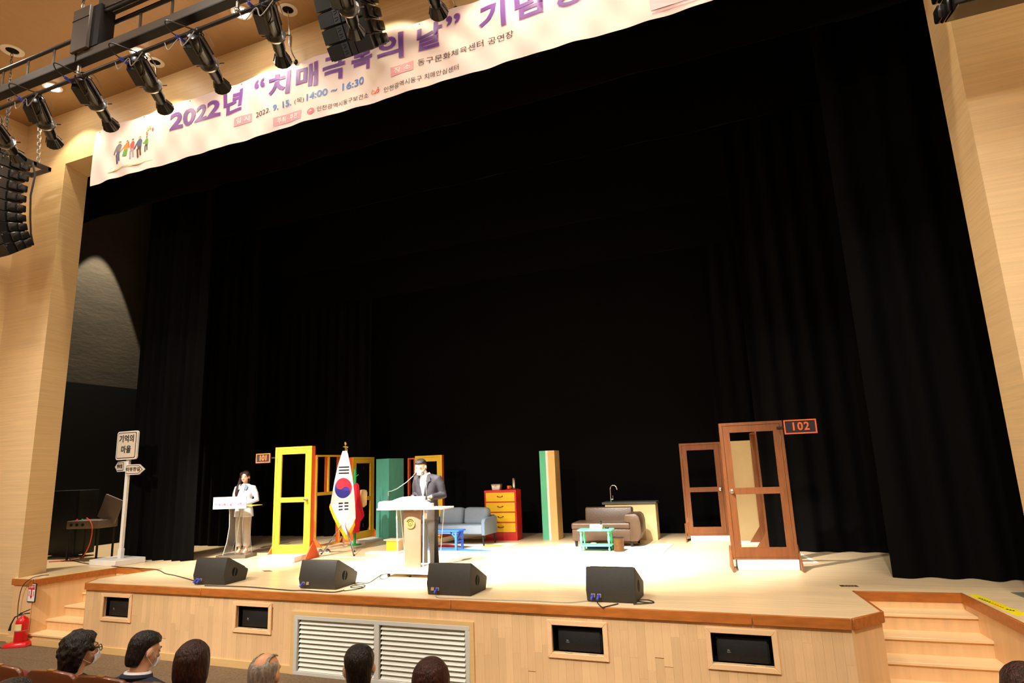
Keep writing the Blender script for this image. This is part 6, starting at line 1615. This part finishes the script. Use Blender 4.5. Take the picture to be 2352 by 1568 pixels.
# ---- woman at the acrylic lectern
wp = onZ(554, 1276, 1.0)
def build_woman():
    hc = Vector((0.0, -0.02, 1.545)); R = Matrix.Rotation(0.12, 3, 'Z') @ Matrix.Rotation(0.03, 3, 'X')
    mb = MB(); head_shapes(mb, hc, R)
    limb(mb, [(0, 0.015, 1.33), (0, 0.005, 1.4), (0, 0.0, 1.48)], [0.055, 0.045, 0.044])
    torso(mb, [(0.84, 0, 0.0, 0.145, 0.1), (0.98, 0, 0.0, 0.125, 0.09), (1.1, 0, -0.01, 0.125, 0.09), (1.2, 0, -0.015, 0.14, 0.105), (1.34, 0, 0, 0.14, 0.08), (1.39, 0, 0.01, 0.07, 0.055)])
    for s in (-1, 1):
        sh, el, wr = Vector((s*0.165, 0.01, 1.32)), Vector((s*0.235, 0.04, 1.07)), Vector((s*0.06, -0.2, 1.0))
        limb(mb, [(s*0.1, 0, 1.33), sh, sh.lerp(el, 0.5), el, el.lerp(wr, 0.5), wr], [0.04, 0.045, 0.04, 0.034, 0.03, 0.023])
        hand_shapes(mb, wr, (-s*0.8, -0.5, -0.15), (0, 0.3, -1), s, 0.6)
        limb(mb, [(s*0.08, 0, 0.88), (s*0.08, -0.01, 0.5), (s*0.07, 0.02, 0.12)], [0.082, 0.05, 0.03])
        limb(mb, [(s*0.07, 0.03, 0.09), (s*0.07, -0.03, 0.06), (s*0.075, -0.11, 0.025)], [0.028, 0.03, 0.024])
    body = fused(mb, 'person', 0.0095, mat_skin_pale, None, 3, 0.4)
    body.location = (wp.x - 0.2, wp.y + 0.22, 1.0); body.rotation_euler = (0, 0, 0.3)
    tag(body, 'woman in pale jacket and grey trousers standing at the acrylic lectern', 'person')
    face_parts(body, hc, R, mask=False)
    h = MB()
    def P(x, y, z): return hc + R @ Vector((x, y, z))
    h.ball(P(0, 0.025, 0.042), (0.09, 0.098, 0.088), rot=R); h.ball(P(-0.062, -0.03, 0.05), (0.034, 0.06, 0.055), rot=R); h.ball(P(0.065, -0.02, 0.05), (0.024, 0.055, 0.05), rot=R)
    h.ball(P(0, 0.07, -0.05), (0.08, 0.05, 0.09), rot=R)
    h.tube([P(-0.07, 0.01, 0.04), P(-0.088, -0.01, -0.05), P(-0.1, -0.03, -0.14), P(-0.115, -0.07, -0.24), P(-0.125, -0.1, -0.33), P(-0.13, -0.11, -0.4)], [0.034, 0.036, 0.04, 0.042, 0.034, 0.012], 12)
    h.tube([P(0.07, 0.03, 0.03), P(0.078, 0.04, -0.06), P(0.06, 0.05, -0.14)], [0.02, 0.018, 0.01], 10)
    fused(h, 'hair', 0.0095, mat_hair_brown, body, 3)
    mat_jkt = M('pale_jacket', rgb(188, 196, 200), 0.75, noise=(30, 0.03)); mat_grey = M('sage_trousers', rgb(160, 152, 134), 0.8, noise=(30, 0.04)); mat_collar = M('blue_collar', rgb(112, 132, 160), 0.75, noise=(30, 0.03)); mat_blouse = M('white_blouse', rgb(250, 248, 244), 0.7, noise=(9, 0.02))
    j = MB()
    torso(j, [(0.74, 0, 0.0, 0.2, 0.135), (0.86, 0, 0.0, 0.185, 0.13), (1.02, 0, 0, 0.15, 0.112), (1.18, 0, -0.015, 0.165, 0.125), (1.3, 0, 0, 0.172, 0.1), (1.36, 0, 0.008, 0.14, 0.078), (1.405, 0, 0.018, 0.065, 0.055)])
    for s in (-1, 1):
        sh, el, wr = Vector((s*0.168, 0.01, 1.315)), Vector((s*0.245, 0.045, 1.07)), Vector((s*0.09, -0.17, 1.005))
        j.tube([(s*0.1, 0, 1.33), sh, sh.lerp(el, 0.5) + Vector((s*0.012, 0, 0)), el, el.lerp(wr, 0.5), wr], [0.055, 0.066, 0.06, 0.054, 0.045, 0.038], 14)
    fused(j, 'jacket', 0.012, mat_jkt, body, 4)
    def front(x, z): return -0.015 - 0.122*math.sqrt(max(0.0, 1 - (x/0.17)**2))*(1.0 if z < 1.22 else 1 - (z - 1.22)*2.1)
    def panel(pts, lift, nm, mat, th=0.008):
        m2 = MB(); f_ = [Vector((x, front(x, z) - lift, z)) for x, z in pts]; n_ = len(pts)
        m2.add(f_ + [p + Vector((0, th, 0)) for p in f_], [tuple(range(n_)), tuple(reversed(range(n_, 2*n_)))] + [(k, (k + 1) % n_, (k + 1) % n_ + n_, k + n_) for k in range(n_)])
        return m2.obj(nm, mat, body)
    panel([(-0.05, 1.36), (-0.04, 1.2), (0.0, 1.02), (0.04, 1.2), (0.05, 1.36)], 0.01, 'blouse', mat_blouse)
    panel([(-0.05, 1.4), (-0.1, 1.36), (-0.085, 1.29), (-0.045, 1.3)], 0.02, 'collar', mat_blouse)
    panel([(0.05, 1.4), (0.045, 1.3), (0.09, 1.28), (0.11, 1.34), (0.1, 1.37)], 0.02, 'collar', mat_collar)
    t = MB(); torso(t, [(0.74, 0, 0, 0.15, 0.11), (0.85, 0, 0, 0.155, 0.112), (0.98, 0, 0, 0.13, 0.095)])
    for s in (-1, 1): t.tube([(s*0.075, 0, 0.82), (s*0.085, -0.01, 0.5), (s*0.082, 0.01, 0.25), (s*0.08, 0.015, 0.15)], [0.09, 0.078, 0.068, 0.066], 14)
    fused(t, 'trousers', 0.012, mat_grey, body, 3)
    for s in (-1, 1):
        mat_nude = M('nude_shoe', rgb(206, 160, 124), 0.4, noise=(9, 0.04))
        sh_m = MB(); sh_m.tube([(s*0.07, 0.055, 0.075), (s*0.07, 0.02, 0.065), (s*0.072, -0.06, 0.04), (s*0.076, -0.13, 0.02), (s*0.077, -0.155, 0.015)], [(0.02, 0.02), (0.03, 0.026), (0.033, 0.024), (0.03, 0.016), (0.01, 0.01)], 12); sh_m.cyl((s*0.07, 0.045, 0.0), (s*0.07, 0.04, 0.06), 0.008, 0.016, 8)
        sh_m.obj('shoe', mat_nude, body, smooth=True)
build_woman()

# ---- seated audience, seen from behind (front is -y, turned to face the stage)
def seated(label, px, py, Y, style, suit, hair, yaw=0.0, tilt=0.0, wide=1.0, collar=None, mask=False, glasses=False, skin=None):
    v = onY(px, py, Y); top = v.z
    seat = 0.72
    k = (top - seat)/0.86
    body_mat = skin or mat_skin
    mb = MB()
    hc = Vector((0, -0.03, seat - 0.3 + 0.735*k)); R = Matrix.Rotation(yaw, 3, 'Z') @ Matrix.Rotation(tilt, 3, 'X')
    head_shapes(mb, hc, R)
    z = lambda q: seat - 0.3 + q*k
    limb(mb, [(0, 0.02, z(0.54)), (0, 0.01, z(0.6)), (0, -0.01, z(0.68))], [0.066, 0.056, 0.055])
    torso(mb, [(z(0.03), 0, 0.0, 0.15, 0.11), (z(0.25), 0, 0.02, 0.14, 0.1), (z(0.45), 0, 0.02, 0.155, 0.1), (z(0.55), 0, 0.01, 0.1, 0.07)])
    for s in (-1, 1):
        sh, el, wr = Vector((s*0.17, 0.01, z(0.52))), Vector((s*0.22, 0.0, z(0.25))), Vector((s*0.1, -0.24, z(0.15)))
        limb(mb, [(s*0.1, 0, z(0.52)), sh, el, wr], [0.05, 0.05, 0.04, 0.027])
        hand_shapes(mb, wr, (-s*0.4, -0.9, -0.1), (0, 0, -1), s, 0.5)
        limb(mb, [(s*0.08, 0.0, z(0.05)), (s*0.1, -0.4, z(0.05)), (s*0.1, -0.43, 0.1), (s*0.1, -0.5, 0.04)], [0.08, 0.06, 0.04, 0.035])
    body = fused(mb, 'person', 0.0105, body_mat, None, 3, 0.4)
    body.location = (v.x, Y, 0.3); body.rotation_euler = (0, 0, PI)
    tag(body, label, 'person')
    if mask: face_parts(body, hc, R, mask=True, mouth=False)
    def P(x, y, zz): return hc + R @ Vector((x*wide, y, zz))
    rnd = random.Random(px)
    def loft(rows, lump=0.0, freq=5, strand=0.025): return hair_loft(hc, R, rows, rnd, wide, lump, freq, strand)
    if style == 'curly':
        rows = [(-0.13, 0.06, 0.05, 0.05, 0.2), (-0.115, 0.085, 0.075, 0.045, 0.25), (-0.07, 0.1, 0.092, 0.035, 0.25), (-0.03, 0.108, 0.1, 0.03, 0.35), (0.01, 0.112, 0.108, 0.025, 0.55), (0.05, 0.108, 0.108, 0.02, 0.85), (0.09, 0.088, 0.095, 0.015, 1.0), (0.115, 0.06, 0.07, 0.01, 1.0), (0.128, 0.02, 0.02, 0.01, 1)]
        h = loft(rows, 0.09, 6)
        for q in range(90):
            a, b_ = rnd.uniform(0, 2*PI), rnd.uniform(-0.6, 1.35)
            cx, cy, cz = math.cos(b_)*math.cos(a)*0.104, math.cos(b_)*math.sin(a)*0.104 + 0.024, math.sin(b_)*0.118 + 0.005
            if (cy < -0.04 and cz < 0.06) or (cy < 0.02 and cz < 0.0): continue
            h.ball(P(cx, cy, cz), rnd.uniform(0.014, 0.022), 8, 6)
        vox, sm = 0.0075, 1
    elif style == 'short':
        rows = [(-0.105, 0.045, 0.03, 0.055, 0.2), (-0.09, 0.062, 0.045, 0.05, 0.2), (-0.05, 0.07, 0.068, 0.042, 0.1), (-0.005, 0.074, 0.078, 0.036, 0.05), (0.025, 0.084, 0.092, 0.024, 0.2), (0.06, 0.086, 0.1, 0.012, 0.92), (0.09, 0.072, 0.085, 0.01, 1.05), (0.112, 0.048, 0.058, 0.008, 1.05), (0.122, 0.015, 0.018, 0.008, 1)]
        h = loft(rows, 0.0, 5, 0.02); vox, sm = 0.0075, 1
    elif style == 'bob':
        rows = [(-0.155, 0.06, 0.045, 0.045, 0.2), (-0.135, 0.088, 0.07, 0.04, 0.25), (-0.08, 0.102, 0.09, 0.032, 0.35), (-0.02, 0.105, 0.1, 0.025, 0.5), (0.03, 0.103, 0.107, 0.02, 0.7), (0.07, 0.093, 0.1, 0.012, 0.95), (0.1, 0.07, 0.078, 0.01, 1.0), (0.12, 0.042, 0.048, 0.008, 1), (0.13, 0.015, 0.015, 0.008, 1)]
        h = loft(rows, 0.012, 4, 0.03); vox, sm = 0.0075, 1
    elif style == 'long':
        rows = [(-0.3, 0.07, 0.03, 0.075, 0.5), (-0.27, 0.095, 0.045, 0.07, 0.5), (-0.16, 0.105, 0.065, 0.055, 0.4), (-0.08, 0.104, 0.085, 0.035, 0.4), (-0.02, 0.102, 0.098, 0.025, 0.5), (0.03, 0.1, 0.105, 0.02, 0.75), (0.07, 0.09, 0.1, 0.012, 0.95), (0.1, 0.068, 0.078, 0.01, 1.0), (0.12, 0.04, 0.046, 0.008, 1), (0.128, 0.015, 0.015, 0.008, 1)]
        h = loft(rows, 0.0, 4, 0.022); vox, sm = 0.0075, 1
    else:   # bald crown with grey hair round the sides and back
        rows = [(-0.115, 0.05, 0.03, 0.06, 0.1), (-0.1, 0.066, 0.05, 0.05, 0.1), (-0.05, 0.08, 0.082, 0.032, 0.1), (0.0, 0.088, 0.098, 0.02, 0.12), (0.04, 0.088, 0.101, 0.016, 0.3), (0.068, 0.080, 0.093, 0.013, 0.5), (0.07, 0.05, 0.06, 0.013, 0.4)]
        h = loft(rows, 0.0, 4, 0.03); vox, sm = 0.0075, 1
        for q in range(9):   # thin strands across the crown
            x_ = -0.06 + 0.015*q
            h.tube([P(x_, 0.085 - 2*x_*x_, 0.062), P(x_*0.9, 0.05, 0.1 - 3*x_*x_), P(x_*0.8, 0.0, 0.116 - 4*x_*x_), P(x_*0.75, -0.05, 0.1 - 4*x_*x_)] if abs(x_) > 0.035 else [P(x_, 0.09, 0.05), P(x_, 0.085, 0.066)], 0.006, 5)
    fused(h, 'hair', vox, hair, body, sm)
    ms = M('audience_jacket', suit, 0.8, noise=(50, 0.1))
    j = MB()
    torso(j, [(z(0.0), 0, 0.01, 0.18, 0.14), (z(0.25), 0, 0.02, 0.17, 0.13), (z(0.44), 0, 0.025, 0.2, 0.125), (z(0.53), 0, 0.02, 0.18, 0.1), (z(0.585), 0, 0.02, 0.085, 0.075)])
    for s in (-1, 1):
        sh, el, wr = Vector((s*0.185, 0.01, z(0.5))), Vector((s*0.235, 0.0, z(0.25))), Vector((s*0.12, -0.2, z(0.16)))
        j.tube([(s*0.1, 0.01, z(0.53)), sh, sh.lerp(el, 0.5), el, el.lerp(wr, 0.6), wr], [0.06, 0.075, 0.07, 0.06, 0.05, 0.042], 12)
    fused(j, 'jacket', 0.014, ms, body, 4)
    t = MB()
    for s in (-1, 1): t.tube([(s*0.08, 0.02, z(0.05)), (s*0.1, -0.4, z(0.06)), (s*0.1, -0.45, z(-0.02)), (s*0.1, -0.44, 0.1)], [0.1, 0.082, 0.075, 0.065], 12)
    fused(t, 'trousers', 0.016, M('audience_trousers', tuple(c*0.6 for c in suit), 0.8, noise=(50, 0.1)), body, 2)
    if collar:
        MB().tube([(0.07*math.cos(a), 0.012 + 0.068*math.sin(a), z(0.6) + 0.012*math.sin(a)) for a in [2*PI*q/20 for q in range(21)]], (0.013), 6).obj('shirt_collar', M('white_collar', rgb(244, 244, 246), 0.7, noise=(9, 0.02)), body, smooth=True)
        j2 = MB().tube([(0.085*math.cos(a), 0.02 + 0.08*math.sin(a), z(0.585) + 0.012*math.sin(a)) for a in [2*PI*q/20 for q in range(21)]], 0.016, 6).obj('jacket_collar', ms, body, smooth=True)
    if glasses:
        for s in (-1, 1):
            MB().tube([P(s*0.083, 0.0, 0.01), P(s*0.078, -0.05, 0.012), P(s*0.062, -0.1, 0.01)], 0.003, 5).obj('glasses_arm', mat_gloss, body)
            MB().tube([P(s*0.034 + 0.026*math.cos(a), -0.105, 0.0 + 0.02*math.sin(a)) for a in [2*PI*q/12 for q in range(13)]], 0.0028, 5).obj('glasses_rim', mat_gloss, body)
    return body, hc, R
seated('woman with curly black hair, glasses and mask in the front row', 180, 1452, 3.06, 'curly', rgb(52, 46, 40), mat_hair_black, yaw=-0.3, wide=1.12, mask=True, glasses=True)
seated('man in navy suit with white collar looking down in the front row', 327, 1451, 3.16, 'short', rgb(36, 38, 56), mat_hair_black, yaw=-0.12, tilt=0.3, collar=True, mask=True)
seated('woman with brown bobbed hair between the navy suit and the bald man', 436, 1475, 3.1, 'bob', rgb(24, 22, 24), mat_hair_brown, yaw=0.6, wide=1.02)
seated('elderly man with a bald crown and grey hair', 605, 1503, 3.12, 'bald', rgb(60, 60, 66), mat_hair_grey, yaw=0.1, skin=M('skin_warm', rgb(224, 160, 120), 0.4, noise=(9, 0.05)))
b5, h5, R5 = seated('man with thinning black hair in front of the vent grille', 818, 1481, 3.19, 'short', rgb(70, 78, 96), mat_hair_black, yaw=0.62, collar=True, mask=True)
MB().ball(h5 + R5 @ Vector((0.004, 0.052, 0.1)), (0.01, 0.022, 0.014), rot=R5).obj('bare_crown', M('scalp', rgb(170, 118, 90), 0.6, noise=(40, 0.2)), b5, smooth=True)
seated('woman with long reddish brown hair at the right half of the vent grille', 983, 1518, 3.3, 'long', rgb(40, 34, 34), hairmat('hair_auburn', rgb(58, 26, 20)), yaw=0.45, wide=1.06)
seated('person with brown hair cut off by the right picture edge', 2352, 1524, 3.6, 'bob', rgb(30, 26, 28), hairmat('hair_chestnut', rgb(52, 24, 16)), yaw=0.0)
seated('person with dark hair cut off at the bottom left corner', 18, 1559, 2.2, 'short', rgb(30, 28, 30), hairmat('hair_dark', rgb(44, 36, 32)), yaw=0.0)
